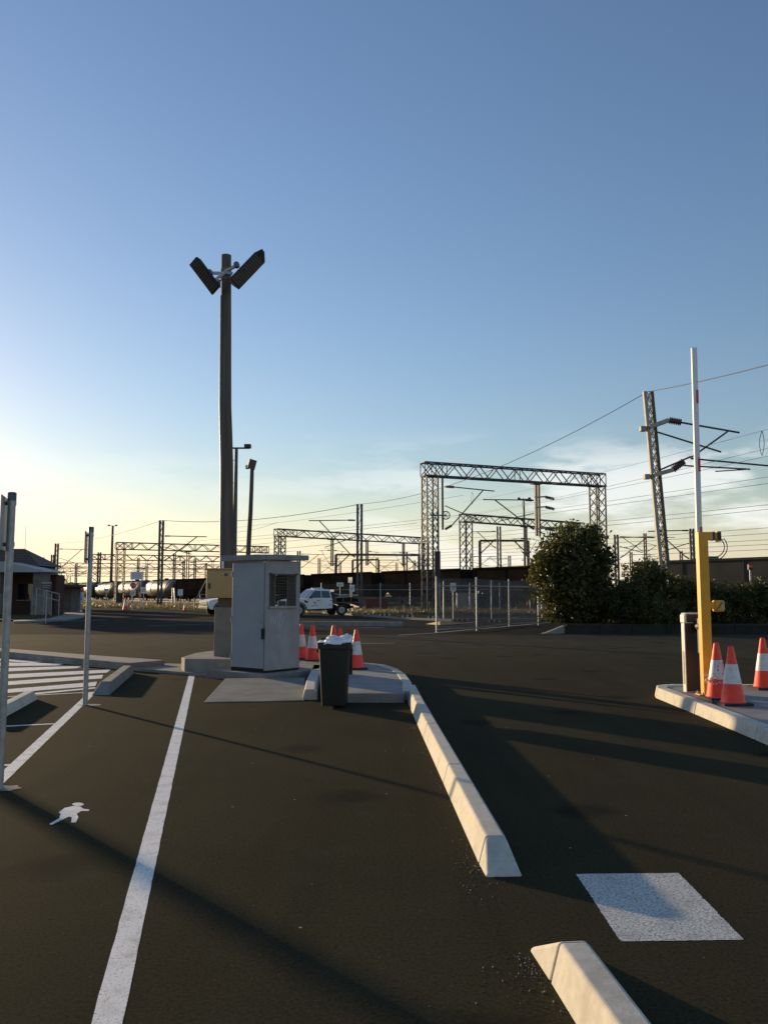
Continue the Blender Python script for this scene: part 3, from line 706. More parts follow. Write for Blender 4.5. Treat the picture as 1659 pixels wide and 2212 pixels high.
MB().cbox(ax-.03,ax+.05,gy-.30,gy-.22,.70,1.20).build('arm_bracket', M['black'], bgate, bevel=.01)
LEAN = .035/3.98
def arm_box(x0,x1,y0,y1,z0,z1):
    s0, s1 = (z0-1.14)*LEAN, (z1-1.14)*LEAN
    return MB().hexa([Vector((x0+s0,y0,z0)),Vector((x1+s0,y0,z0)),Vector((x1+s0,y1,z0)),Vector((x0+s0,y1,z0))],[Vector((x0+s1,y0,z1)),Vector((x1+s1,y0,z1)),Vector((x1+s1,y1,z1)),Vector((x0+s1,y1,z1))])
arm = arm_box(ax-.036,ax+.04,gy-.345,gy-.295,1.14,5.12).build('boom_arm', M['white'], bgate, bevel=.006)
for y0, y1 in ((1015,1050),(1193,1228),(1372,1400),(1555,1591)):
    zt = as_(1815,y0,gy-.34).z; zb = as_(1815,y1,gy-.34).z
    arm_box(ax+.006,ax+.0405,gy-.3475,gy-.3452,zb,zt).build('reflector', M['red'], arm)
# ---- yellow reader post
yx, yy = 4.505, 11.75
ypst = thing('reader_post', 'yellow steel post with two reader arms beside the boom arm', 'post', (yx,yy,.135))
MB().cbox(yx-.12,yx+.12,yy-.12,yy+.14,.135,.150).build('base_plate', M['yellow'], ypst, bevel=.003)
for sx in (-1,1):
    for sy in (-1,1): MB().tube([(yx+sx*.095,yy+sy*.10,.15),(yx+sx*.095,yy+sy*.10,.185)],.012,6).build('anchor_bolt', M['galv'], ypst)
ztop = as_(1826,1386,yy).z
MB().cbox(yx-.065,yx+.07,yy-.065,yy+.065,.150,ztop).build('upright', M['yellow'], ypst, bevel=.007)
z1a = as_(1826,1407,yy).z
def arm_piece(z0, z1, x1, nm='reader_arm'): return MB().cbox(yx+.0705,yx+x1,yy-.055,yy+.055,z0,z1).build(nm, M['yellow'], ypst, bevel=.005)
arm_piece(z1a-.0,ztop-.004,.20)
MB().cbox(yx+.14,yx+.175,yy-.058,yy+.058,z1a-.004,ztop).build('blue_tape', M['blue'], ypst)
h1 = MB().cbox(yx+.202,yx+.26,yy-.06,yy+.06,z1a-.02,ztop+.012).build('reader', M['yellow'], ypst, bevel=.008)
MB().cbox(yx+.205,yx+.257,yy-.066,yy-.061,z1a,ztop-.005).build('reader_face', M['cabinet_dark'], h1)
zm = as_(1860,1577,yy).z
arm_piece(zm-.045,zm+.05,.13)
h2 = MB().cbox(yx+.132,yx+.27,yy-.06,yy+.06,zm-.085,zm+.075).build('reader', M['yellow'], ypst, bevel=.02)
MB().cbox(yx+.20,yx+.266,yy-.067,yy-.061,zm-.06,zm+.055).build('reader_face', M['ochre'], h2)
MB().bar((yx+.14,yy-.068,zm-.07),(yx+.24,yy-.072,zm+.05),.008).build('strap', M['black'], h2)
for r0 in (.16,.20):
    pts = [Vector((yx+.25,yy,z1a+.01))]+[Vector((yx+.17+r0*math.cos(t),yy+.02,z1a-.09+(r0*.95)*math.sin(t))) for t in [R(35-k*16) for k in range(9)]]+[Vector((yx+.07,yy,z1a-.10-r0*.85))]
    MB().tube(pts,.007,6).build('cable', M['black'], ypst)

# ---- sign posts in the foreground, seen edge-on
def sign_post(base, ztop, r, plate, label, tilt=0, pl_off=-.07, ang=None):
    t = thing('sign_post', label, 'sign', (base.x,base.y,0))
    top = Vector((base.x+tilt, base.y, ztop))
    MB().tube([base-Vector((0,0,.1)),top],r,16).build('post', M['galv'], t)
    MB().tube([top-Vector((0,0,.06)),top+Vector((0,0,.015)),top+Vector((0,0,.022))],[r*1.12,r*1.12,r*.8],16).build('cap', M['galv_dark'], t)
    z0, z1, wd = plate
    d = Vector((math.cos(ang),math.sin(ang),0)); n = Vector((-d.y,d.x,0))
    c = top+Vector((pl_off,0,0)); c.z = 0
    P = MB().hexa([c-d*wd-n*.004+Vector((0,0,z0)),c+d*wd-n*.004+Vector((0,0,z0)),c+d*wd+n*.004+Vector((0,0,z0)),c-d*wd+n*.004+Vector((0,0,z0))],
                  [c-d*wd-n*.004+Vector((0,0,z1)),c+d*wd-n*.004+Vector((0,0,z1)),c+d*wd+n*.004+Vector((0,0,z1)),c-d*wd+n*.004+Vector((0,0,z1))]).build('sign_plate', M['galv'], t, bevel=.002)
    for z in (z0+.05,z1-.05):
        MB().tube([Vector((top.x,top.y,z-.018)),Vector((top.x,top.y,z+.018))],r*1.16,16).build('clamp', M['galv'], t)
        MB().bar(Vector((top.x,top.y,z)),c+Vector((0,0,z)),.02,.03).build('bracket', M['galv_dark'], P)
    return t
b1 = Vector((-3.07,6.8,0))
sign_post(b1, 2.36, .031, (1.90,2.34,.22), 'nearest galvanised sign post, at the left edge of the photo', tilt=-.0, pl_off=-.055, ang=R(107))
b2 = Vector((-4.16,11.75,0))
sign_post(b2, 2.47, .034, (1.98,2.42,.22), 'slender galvanised sign post beside the painted crossing', pl_off=-.065, ang=R(105))
for b_ in (b1,b2):
    mb = MB(); pts = [(b_.x+math.cos(k*.5236)*random.uniform(.09,.2)+.05, b_.y+math.sin(k*.5236)*random.uniform(.08,.16)) for k in range(12)]
    mb.sheet(pts,.002); mb.build('footing_patch', M['concrete'], car_park)
# unseen pole added outside the left of the view to shade the near asphalt
op = thing('shadow_pole', 'unseen pole added left of the view to cast a long shadow', 'pole', (-12.0,16.8,0))
MB().tube([(-12.0,16.8,-.1),(-12.0,16.8,8)],[.10,.085],14).build('pole', M['wood'], op)

# ---- wheel stops
def wheel_stop(p, q, label, m, wd=.15, h=.11, group='wheel stops'):
    p, q = Vector(p), Vector(q); t = thing('wheel_stop', label, 'wheel stop', p, group)
    d = (q-p).normalized(); n = Vector((-d.y,d.x,0))
    ks = 5
    for i in range(ks):
        s, e = p.lerp(q, i/ks), p.lerp(q, (i+1)/ks)
        c0 = .06 if i == 0 else 0; c1 = .06 if i == ks-1 else 0
        MB().hexa([s-n*wd/2,e-n*wd/2,e+n*wd/2,s+n*wd/2],[s-n*wd*.3+d*c0+Vector((0,0,h)),e-n*wd*.3-d*c1+Vector((0,0,h)),e+n*wd*.3-d*c1+Vector((0,0,h)),s+n*wd*.3+d*c0+Vector((0,0,h))]).build('block', M[m if i % 2 == 0 or m == 'kerb' else 'rubber'], t, bevel=.008)
    return t
q0 = gs(*cr2(222,392)); q1 = gs(*cr2(-90,560))
wheel_stop(q1, q0, 'pale concrete wheel stop beside the painted crossing', 'kerb', .2, .13)
M['wsyellow'] = mat('wsyellow', (.5,.3,.08), (.6,.38,.12), 5, .7)
M['wsgrey'] = mat('wsgrey', (.4,.37,.3), (.5,.46,.38), 5, .7)
for (x,y,wd),lb,m in (((944,1603,33),'wheel stop nearest the ute, first of the far row','wsgrey'),((1003,1605,30),'second wheel stop from the ute in the far row','wsgrey'),((1064,1609,36),'third wheel stop from the ute in the far row','wsgrey'),((1132,1612,38),'wheel stop next to the leftmost near fence post','wsgrey'),((1210,1618,44),'left one of the two orange wheel stops behind the fence','wsyellow'),((1295,1623,48),'right one of the two orange wheel stops behind the fence','wsyellow')):
    p = gs(x-wd/2,y-2); q = gs(x+wd/2,y+2); q.y = p.y-(q.x-p.x)*.35
    wheel_stop(p, q, lb, m, .18, .14, 'wheel stops in the far row')
rp = thing('kerb_wedge', 'pale wedge-shaped rubber kerb ramp lying behind the leftmost fence post', 'ramp', gs(1150,1627))
p0, p1, p2 = gs(1108,1625), gs(1145,1627), gs(1203,1624)
MB().hexa([p0,p1+Vector((0,-.3,0)),p2,p1+Vector((0,.5,0))],[p0+Vector((.1,0,.02)),p1+Vector((0,-.1,.16)),p2+Vector((-.1,0,.05)),p1+Vector((0,.4,.16))]).build('wedge', M['wsyellow'], rp)

# ================================================================ vehicles
def ute_proto():
    """dual-cab tray truck facing -x, rear axle at the origin, ground at z = 0"""
    t = thing('utility_truck', '', 'truck')
    def sec(prof, y, inset=0): return [Vector((x,y,z)) for x,z in prof]
    W = .90
    # lower body side profile (front at left), with wheel arch at the front wheel (x=-3.2)
    arch = [(-3.2+.47*math.cos(q), .40+.47*math.sin(q)) for q in [R(k) for k in range(0,181,20)]]
    low = [(-.72,.52),(-.72,1.18),(-2.55,1.20),(-2.9,1.19),(-3.75,1.12),(-4.02,1.02),(-4.10,.85),(-4.08,.50),(-3.95,.42),(-3.68,.40)]+list(reversed(arch))[0:]+[(-2.7,.45)]
    mb = MB(); mb.loft([sec(low,-W),sec(low,W)]); body = mb.build('body', M['carpaint'], t, bevel=.035, seg=2)
    # greenhouse
    base = [(-.73,1.18),(-2.72,1.185)]; top = [(-.86,1.83),(-1.98,1.86)]
    def ring(x0,x1,z0,z1,w): return [Vector((x0,-w,z0)),Vector((x1,-w,z1)),Vector((x1,w,z1)),Vector((x0,w,z0))]
    mb = MB(); mb.loft([ring(-.73,-2.74,1.17,1.17,.86), ring(-.76,-2.53,1.36,1.36,.832), ring(-.82,-2.06,1.77,1.78,.745), ring(-.9,-1.95,1.83,1.86,.68)])
    cabn = mb.build('cab', M['carpaint'], t, bevel=.03)
    # side glass, both sides
    for s in (-1,1):
        def sg(x,z):
            f = (z-1.20)/(1.78-1.20); return Vector((x, s*(.866-.119*f+.012), z))
        for nm, poly in (('rear_side_window',[(-.85,1.24),(-1.52,1.24),(-1.52,1.72),(-.93,1.71)]),('front_side_window',[(-1.58,1.24),(-2.5,1.24),(-2.12,1.66),(-1.98,1.73),(-1.58,1.73)])):
            pp = [sg(*q) for q in poly]
            if s < 0: pp = list(reversed(pp))
            o = MB().face(pp).build(nm, M['glass'], cabn)
            md = o.modifiers.new('thick','SOLIDIFY'); md.thickness = .008
        MB().cbox(-.94,-.72,s*.905-.012,s*.905+.012,1.02,1.06).build('door_handle', M['black'], body)
        MB().cbox(-1.92,-1.70,s*.905-.012,s*.905+.012,1.02,1.06).build('door_handle', M['black'], body)
        MB().cbox(-1.555,-1.545,s*.9015-.001,s*.9015+.001,.56,1.18).build('door_gap', M['black'], body)
        MB().cbox(-2.56,-2.55,s*.9015-.001,s*.9015+.001,.60,1.18).build('door_gap', M['black'], body)
        MB().cbox(-2.45,-2.33,s*.98-.09,s*.98+.09,1.20,1.36).build('mirror', M['black'], cabn, bevel=.02)
        MB().box((-2.72,s*.903,.98),(.26,.01,.14),M=Matrix.Rotation(R(25),3,'Y')).build('side_vent', M['black'], body)
        MB().cbox(-2.62,-.75,s*.80-.06,s*.80+.1,.36,.43).build('side_step', M['black'], body)
        ring_ = [Vector((-3.2+.53*math.cos(q), s*.92, .40+.53*math.sin(q))) for q in [R(k) for k in range(0,181,15)]]
        mb = MB()
        for u,v in zip(ring_[:-1],ring_[1:]): mb.bar(u,v,.06,.06)
        mb.build('wheel_arch', M['black'], body)
        for wx in (0,-3.2):
            wh = MB().tube([(wx,s*.64,.39),(wx,s*.67,.39),(wx,s*.88,.39),(wx,s*.91,.39)],[.35,.39,.39,.35],26).build('wheel', M['rubber'], t)
            MB().tube([(wx,s*.90,.39),(wx,s*.925,.39)],[.24,.22],18).build('rim', M['galv'], wh)
            MB().tube([(wx,s*.925,.39),(wx,s*.94,.39)],[.08,.07],10).build('hub_cap', M['galv_dark'], wh)
        MB().cbox(.42,.50,s*.62-.2,s*.62+.2,.25,.62).build('mud_flap', M['rubber'], t)
        MB().tube([(-2.3,s*.86,.45),(-.8,s*.86,.45)],.03,8).build('rail_bar', M['black'], body)
    ws = MB().face([(-2.70,-.80,1.22),(-2.70,.80,1.22),(-2.07,.70,1.77),(-2.07,-.70,1.77)][::-1]).build('windscreen', M['glass'], cabn)
    for v in ws.data.vertices: v.co.x -= .03; v.co.z += .012
    MB().cbox(-4.13,-4.08,-.62,.62,.72,1.02).build('grille', M['black'], body, bevel=.02)
    MB().cbox(-4.18,-3.95,-.88,.88,.42,.66).build('bumper', M['black'], body, bevel=.04)
    for s in (-1,1): MB().cbox(-4.10,-3.9,s*.78-.10,s*.78+.115,.86,1.02).build('headlight', M['sign_white'], body, bevel=.02)
    MB().tube([(-3.98,.80,1.0),(-3.98,.80,1.9)],.012,6).build('aerial', M['black'], t)
    mb = MB(); mb.cbox(-1.75,-1.25,-.5,.5,1.872,1.93); mb.build('light_bar', M['sign_white'], t, bevel=.02)
    # chassis, tray and load
    for s in (-1,1): MB().cbox(-3.9,1.15,s*.40-.05,s*.40+.05,.50,.68).build('chassis_rail', M['black'], t)
    tray = MB().cbox(-.62,1.35,-.93,.93,.86,.95).build('tray', M['steel'], t)
    mb = MB(); mb.cbox(-.62,-.56,-.93,.93,.951,1.80); mb.build('headboard', M['steel'], tray)
    for s in (-1,1):
        MB().cbox(-.55,1.35,s*.92-.018,s*.92+.018,.952,1.20).build('drop_side', M['wagon'], tray)
        for x in (-.5,.1,.7,1.3): MB().cbox(x-.025,x+.025,s*.945-.02,s*.945+.02,.88,1.22).build('stake', M['galv_dark'], tray)
        MB().bar((-.5,s*.9,1.24),(1.3,s*.9,1.42),.04).build('load_bar', M['galv'], tray)
        MB().cbox(-.35,.45,s*.78-.12,s*.78+.12,1.22,1.36).build('tool_box', M['steel'], tray)
    MB().cbox(-.5,1.1,-.55,.55,.952,1.28).build('load', M['rubber'], tray)
    MB().tube([(-.5,-.3,1.5),(1.6,-.3,1.42)],.035,8).build('load_pipe', M['galv'], tray)
    MB().cbox(.1,.9,-.45,.45,.45,.84).build('toolbox_under', M['black'], t)
    MB().cbox(1.36,1.42,-.9,.9,.56,.84).build('rear_bar', M['black'], t)
    for s in (-1,1): MB().cbox(1.42,1.45,s*.75-.12,s*.75+.12,.66,.78).build('tail_light', M['red'], t)
    return t, body
ute, ubody = ute_proto()
def text(s, size, M4, m, parent, name='lettering', ext=.002):
    c = bpy.data.curves.new(name, 'FONT'); c.body = s; c.size = size; c.align_x = 'CENTER'; c.align_y = 'CENTER'; c.extrude = ext
    o = bpy.data.objects.new(name, c); col.objects.link(o)
    dg = bpy.context.evaluated_depsgraph_get(); me = bpy.data.meshes.new_from_object(o.evaluated_get(dg))
    bpy.data.objects.remove(o)
    me.materials.clear(); me.materials.append(m); me.transform(M4)
    n = bpy.data.objects.new(name, me); col.objects.link(n); n.parent = parent; return n
# the camera side of the truck is its left (-x forward, so y < 0 is ... both sides carry the door emblem)
for s in (-1,1):
    Mx = Matrix(((s*-1.0 if False else (1 if s < 0 else -1),0,0,-2.06),(0,0,-1 if s < 0 else 1,s*.904),(0,1,0,.70),(0,0,0,1)))
    text('AURIZON', .125, Mx, M['print'], ubody)
    for dx, dz, m, an in ((-.06,.02,'print_orange',45),(.05,.06,'sign_white',45),(.07,-.02,'print_orange',45)):
        MB().box((-2.06+dx,s*.9045,.90+dz),(.11,.004,.11),M=Matrix.Rotation(R(an),3,'Y')).build('emblem', M[m], ubody)
    MB().cbox(-1.02,-.82,s*.9025-.0015,s*.9025+.0015,.70,.73).build('lettering', M['print'], ubody)
    MB().cbox(-1.02,-.82,s*.9025-.0015,s*.9025+.0015,.80,.82).build('lettering', M['print'], ubody)
# duplicate BEFORE the aerial tweaks; heading: nose to the left and towards the camera
ute2 = copy_tree(ute)
wheel_near = gs(890,1603); hdg = R(29)
off = Matrix.Rotation(hdg,3,'Z') @ Vector((0,-.9,0))
ute.location = (wheel_near.x-off.x, wheel_near.y-off.y, 0); ute.rotation_euler = (0,0,hdg)
tag(ute, 'white dual-cab tray truck parked right of the booth', 'truck', 'parked trucks')
nose = as_(529,1590,60)
ute2.location = (nose.x+3.75-.1, 61.6, 0); ute2.rotation_euler = (0,0,R(33))
tag(ute2, 'white truck mostly hidden behind the ochre cabinet, bonnet showing', 'truck', 'parked trucks')

# ================================================================ fences
def fence(pts, h, rail_z, label, post_r=.03, mid=None, step=.055, wire=.0035, barb=True):
    pts = [Vector(p) for p in pts]; t = thing('chain_link_fence', label, 'fence', pts[0])
    for p in pts: MB().tube([p-Vector((0,0,.1)),p+Vector((0,0,h+.06)),p+Vector((0,0,h+.08))],[post_r,post_r,post_r*.5],10).build('post', M['galv'], t)
    for p, q in zip(pts[:-1], pts[1:]):
        for z in rail_z: MB().tube([p+Vector((0,0,z)),q+Vector((0,0,z))],.021,8).build('rail', M['galv'], t)
        L_ = (q-p).length; mb = MB(); d = (q-p)/L_
        def w3(a0,z0,a1,z1):
            # clip a 45 degree wire to the panel
            mb.bar(p+d*a0+Vector((0,0,z0)),p+d*a1+Vector((0,0,z1)),wire)
        k = -h
        zb = .06
        while k < L_:
            for sgn in (1,-1):
                a0, a1 = k, k+h-zb
                z0, z1 = (zb,h) if sgn > 0 else (h,zb)
                if a0 < 0: z0 += (z1-z0)*(0-a0)/(a1-a0); a0 = 0
                if a1 > L_: z1 = z0+(z1-z0)*(L_-a0)/(a1-a0); a1 = L_
                if a1 > a0: w3(a0,z0,a1,z1)
            k += step
        m_ = mb.build('chain_link', M['galv_dark'], t); m_['kind'] = 'stuff'
    return t
near = [g(943,1366), g(1030,1362.5), g(1100,1352.5), g(1163,1350)]
hh = 2.15
fence(near, 2.15, (1.85,.12), 'tall galvanised chain link fence in front of the orange wheel stops', .034, step=.075, wire=.005)
fence([(3.4,47.5,0),(6.1,47.3,0),(8.9,47,0),(11.6,46.7,0)], 2.2, (1.95,.12), 'second chain link fence standing just behind the near fence', .04, step=.09, wire=.006)
fence([(-5.3+2.5*i,70.5-.12*i,0) for i in range(9)], 2.35, (1.85,), 'long chain link fence in the dry grass beyond the truck', .04, step=.11, wire=.007)
def small_sign(p, wd, hh_, z0, label, m='sign_white', post=True, prints=(), cat='sign', posts=1, name='sign', group=None, pm='galv', shape=None):
    p = Vector(p); t = thing(name, label, cat, p, group)
    xs = [0] if posts == 1 else [-wd*.36,wd*.36]
    if post:
        for x in xs: MB().tube([p+Vector((x,.06,-.05)),p+Vector((x,.06,z0+hh_*.9))],.035,8).build('post', M[pm], t)
    if shape == 'oct':
        c = p+Vector((0,0,z0+hh_/2)); r = wd/2/math.cos(R(22.5))
        o = [Vector((math.cos(R(22.5+45*k)),0,math.sin(R(22.5+45*k)))) for k in range(8)]
        MB().loft([[c+v*r*1.06+Vector((0,.012,0)) for v in o],[c+v*r*1.06+Vector((0,.002,0)) for v in o]][::-1]).build('border', M['sign_white'], t)
        pl = MB().loft([[c+v*r+Vector((0,-.001,0)) for v in o],[c+v*r+Vector((0,-.008,0)) for v in o]]).build('sign_plate', M['red'], t)
        text('STOP', wd*.36, Matrix(((1,0,0,0),(0,0,-1,-.010),(0,1,0,z0+hh_/2),(0,0,0,1))), M['sign_white'], t)
    else:
        MB().cbox(p.x-wd/2,p.x+wd/2,p.y-.012,p.y+.012,z0,z0+hh_).build('sign_plate', M[m], t, bevel=.003)
    for (x0,x1,y0,y1,pmn) in prints:
        MB().cbox(p.x-wd/2+wd*x0,p.x-wd/2+wd*x1,p.y-.0165,p.y-.0125,z0+hh_*y0,z0+hh_*y1).build('printing', M[pmn], t)
    return t
def sg_at(x, ytop, ybot, D): 
    p = as_(x, ytop, D); q = as_(x, ybot, D); return Vector((p.x, D, 0)), q.z, p.z-q.z
LN = ((.12,.88,.62,.70,'print'),(.12,.8,.42,.50,'print'),(.12,.7,.22,.30,'print'))
for args in (
    (917,1523,1541,69.9,.42,'narrow white notice on the fence behind the truck',1,'narrow'),
    (886,1517,1527,69.4,.55,'grey notice board fixed above the truck tray on the fence',1,'x'),
    (1180,1518,1540,46.8,.30,'narrow white notice on the near fences',1,'x')):
    p, z, h_ = sg_at(args[0],args[1],args[2],args[3]); small_sign(p, args[4], h_, z, args[5], prints=LN, post=args[7] == 'narrow' or args[7] == 'x')

# ================================================================ railway structures
def lattice(mb, base, top, w0, w1, ex, ey, n, cw=.07, bw_=.04, xx=True):
    """four-chord lattice column from base to top, cross axes ex, ey"""
    base, top = Vector(base), Vector(top); ex, ey = Vector(ex), Vector(ey)
    def cn(i, k):
        f = i/n; w_ = (w0+(w1-w0)*f)/2; sx, sy = ((-1,-1),(1,-1),(1,1),(-1,1))[k]
        return base.lerp(top, f)+ex*sx*w_+ey*sy*w_
    for k in range(4): mb.bar(cn(0,k), cn(n,k), cw, cw, up=ey)
    for i in range(n):
        for k in range(4):
            k2 = (k+1) % 4
            mb.bar(cn(i,k), cn(i+1,k2), bw_, bw_*.6)
            if xx: mb.bar(cn(i,k2), cn(i+1,k), bw_, bw_*.6)
    return mb
def insulator(p, q, parent, r=.11, n=6):
    p, q = Vector(p), Vector(q); pts = []; rad = []
    for i in range(n*2+1):
        pts.append(p.lerp(q, i/(n*2))); rad.append(r if i % 2 else r*.4)
    return MB().tube(pts, rad, 10).build('insulator', M['porcelain'], parent)
def cantilever(base, side, parent, L_=3.0, h=1.5, sc=1.0, r=.035, ins=True):
    """two-tube bracket on a post: base = post point of the top tube, side = horizontal direction"""
    b = Vector(base); d = Vector(side).normalized(); Z = Vector((0,0,1))
    tip = b+d*L_-Z*.12*sc
    low = b-Z*h
    MB().tube([b+d*.12, b+d*.3], r*1.6, 6).build('bracket', M['steel'], parent)
    MB().tube([b+d*.75*sc, tip], r, 6).build('top_tube', M['steel'], parent)
    MB().tube([low+d*.55*sc+Z*.25*sc, b+d*L_*.78-Z*.1], r, 6).build('strut_tube', M['steel'], parent)
    MB().tube([b-Z*.45*h+d*.1, b+d*L_*.66-Z*.75*h], r*.8, 6).build('steady_tube', M['steel'], parent)
    if ins:
        insulator(b+d*.28, b+d*.75*sc, parent, .10*sc); insulator(low+d*.1, low+d*.55*sc+Z*.25*sc, parent, .10*sc)
    return tip
def gantry(A, B, zt, label, bh=.95, tw=1.0, n=16, nt_=12, drops=(), group='overhead line portals', det=True, tower=(True,True), cwt=None, top_frame=None, cbar=.09, bbar=.05):
    A, B = Vector((A[0],A[1],0)), Vector((B[0],B[1],0)); ex = (B-A).normalized(); ey = Vector((-ex.y,ex.x,0))
    t = thing('portal_gantry', label, 'gantry', A, group)
    for P, use in ((A,tower[0]),(B,tower[1])):
        if use:
            mb = lattice(MB(), P-Vector((0,0,.1)), P+Vector((0,0,zt-bh-.06)), tw, tw, ex, ey, nt_, cbar, bbar)
            mb.build('lattice_tower', M['steel'], t)
            MB().box(P+Vector((0,0,zt-bh-.03)), (tw*1.25,tw*1.15,.07), math.atan2(ex.y,ex.x)).build('cap_plate', M['steel'], t)
    A2, B2 = A-ex*tw*.65, B+ex*tw*.65; L_ = (B2-A2).length; mb = MB(); wy = tw*.42
    def pt(i, s, top): return A2.lerp(B2, i/n)+ey*s*wy+Vector((0,0,zt if top else zt-bh))
    for s in (-1,1):
        for top in (0,1): mb.bar(pt(0,s,top), pt(n,s,top), cbar, cbar)
        for i in range(n):
            if i % 2 == 0: mb.bar(pt(i,s,0), pt(i+1,s,1), bbar*1.2, bbar)
            else: mb.bar(pt(i,s,1), pt(i+1,s,0), bbar*1.2, bbar)
            if i in (0,1,n-2,n-1): mb.bar(pt(i,s,1), pt(i+1,s,0), bbar*1.2, bbar); mb.bar(pt(i,s,0), pt(i+1,s,1), bbar, bbar*.8)
        for i in (0,1,2,n//2,n-2,n-1,n): mb.bar(pt(i,s,0), pt(i,s,1), bbar*1.2, bbar)
    for top in (0,1):
        for i in range(n): mb.bar(pt(i,-1,top), pt(i+1,1,top), bbar, bbar*.8)
        for i in range(0,n+1,2): mb.bar(pt(i,-1,top), pt(i,1,top), bbar, bbar*.8)
    mb.build('truss_beam', M['steel'], t)
    for f, ln, sides in drops:
        P = A.lerp(B, f); w_ = tw*.30
        mb = MB()
        for s in (-1,1): mb.bar(P+ex*s*w_*.5+Vector((0,0,zt-bh-.02)), P+ex*s*w_*.5+Vector((0,0,zt-bh-ln)), .15, .2, up=ey)
        mb.box(P+Vector((0,0,zt-bh-.10)), (tw*.95,tw*.9,.10), math.atan2(ex.y,ex.x))
        mb.build('drop_post', M['steel'], t)
        for s in sides:
            cantilever(P+ex*s*w_*.6+Vector((0,0,zt-bh-ln*.42)), ex*s, t, 2.6, ln*.5, 1.0, ins=det)
    return t

# main portal
GA, GB = (3.62,65), (18.45,71.2)
def dpt(x, y, Y): return as_(x,y,Y)
ztm = a(917,1000,65).z
g1 = gantry(GA, GB, ztm, 'large lattice portal left of the tall bush, nearest of its kind', 1.05, .95, 18, 12, drops=((.62,4.5,()),), cbar=.11, bbar=.06)
exg = (Vector((GB[0],GB[1],0))-Vector((GA[0],GA[1],0))).normalized(); Z = Vector((0,0,1))
def gl(f, dz, oy=-.2):
    P = Vector((GA[0],GA[1],0)).lerp(Vector((GB[0],GB[1],0)), f); return P+Z*(ztm+dz)+Vector((0,oy,0))
# vertical drop beside the left tower with its bracket
MB().bar(gl(.068,-1.05), gl(.068,-5.3), .16, .2).build('drop_post', M['steel'], g1)
cantilever(gl(.075,-1.85), exg, g1, 4.6, 3.4, 1.25, .05)
cantilever(gl(.60,-2.6), -exg, g1, 4.9, 2.4, 1.2, .05)
for dz in (-2.35,-3.2,-5.0):
    MB().bar(gl(.60,dz), gl(.665,dz+.12), .16, .12).build('outrigger', M['steel_pale'], g1)
    insulator(gl(.665,dz+.1), gl(.72,dz-.05), g1, .14)
wl = gl(.085,-4.15,-.3)
mb = MB()
cw_ = [wl+Vector((math.cos(k*.5236)*.32,0,math.sin(k*.5236)*.32)) for k in range(13)]
mb.tube(cw_,.04,6,False)
for k in range(3): mb.bar(cw_[k*2], cw_[k*2+6], .04)
mb.build('tension_wheel', M['steel'], g1)
MB().bar(gl(.0,-4.2), wl, .1,.1).build('wheel_bracket', M['steel'], g1)
MB().box(as_(1139,1469,64.6), (.45,.35,2.0)).build('counterweight', M['black'], g1)

# other portals
g2 = gantry((10.7,108),(28.6,121.5), a(1005,1111,108).z, 'middle lattice portal framed by the nearest one', 1.0, 1.15, 16, 10, drops=((.5,4.2,(1,-1)),), cbar=.13, bbar=.075)
g3 = gantry((-16.7,133),(7.4,154), a(600,1143,133).z, 'lattice portal right of the booth with three drop posts', 1.15, 1.25, 18, 10, drops=((.33,4.6,(1,-1)),(.57,4.3,(1,)),(.84,4.3,(1,-1))), cbar=.15, bbar=.09)
g4 = gantry((a(262,1173,116).x,116),(a(570,1181,126).x,126), a(253,1172,116).z, 'lattice portal left of the timber pole, nearest on that side', .95, 1.05, 20, 9, drops=((.45,4.0,(1,-1)),(.72,3.6,(1,))), tower=(True,False), cbar=.12, bbar=.075)
MB().tube([Vector((a(262,1281,116).x,115.5,0)),Vector((a(262,1281,116).x,115.5,1.6))],.42,14).build('base_guard', M['black'], g4)
for p, q, lb, H_, ds in (
    ((207,1198),(560,1204),'second lattice portal in the row behind the slender post',11.8,((.3,4.2,(1,-1)),(.7,4,(1,)))),
    ((104,1216),(520,1221),'third lattice portal in the row, partly behind the low building',11.8,((.35,5,(1,-1)),(.75,4.5,(1,)))),
    ((130,1228),(480,1231),'fourth lattice portal in the row towards the sunset',11.8,((.5,4.5,(1,)),)),
    ((150,1239),(470,1241),'farthest lattice portal in the row towards the sunset',11.8,())):
    D0 = (H_-1.55)*FPX/(1281.6-p[1]); D1 = (H_-1.55)*FPX/(1281.6-q[1])
    A_, B_ = a(p[0],p[1],D0), a(q[0],q[1],D1)
    gantry((A_.x,D0),(B_.x,D1), H_, lb, 1.4, 1.7, 26, 7, drops=ds, det=False, cbar=.2, bbar=.13)

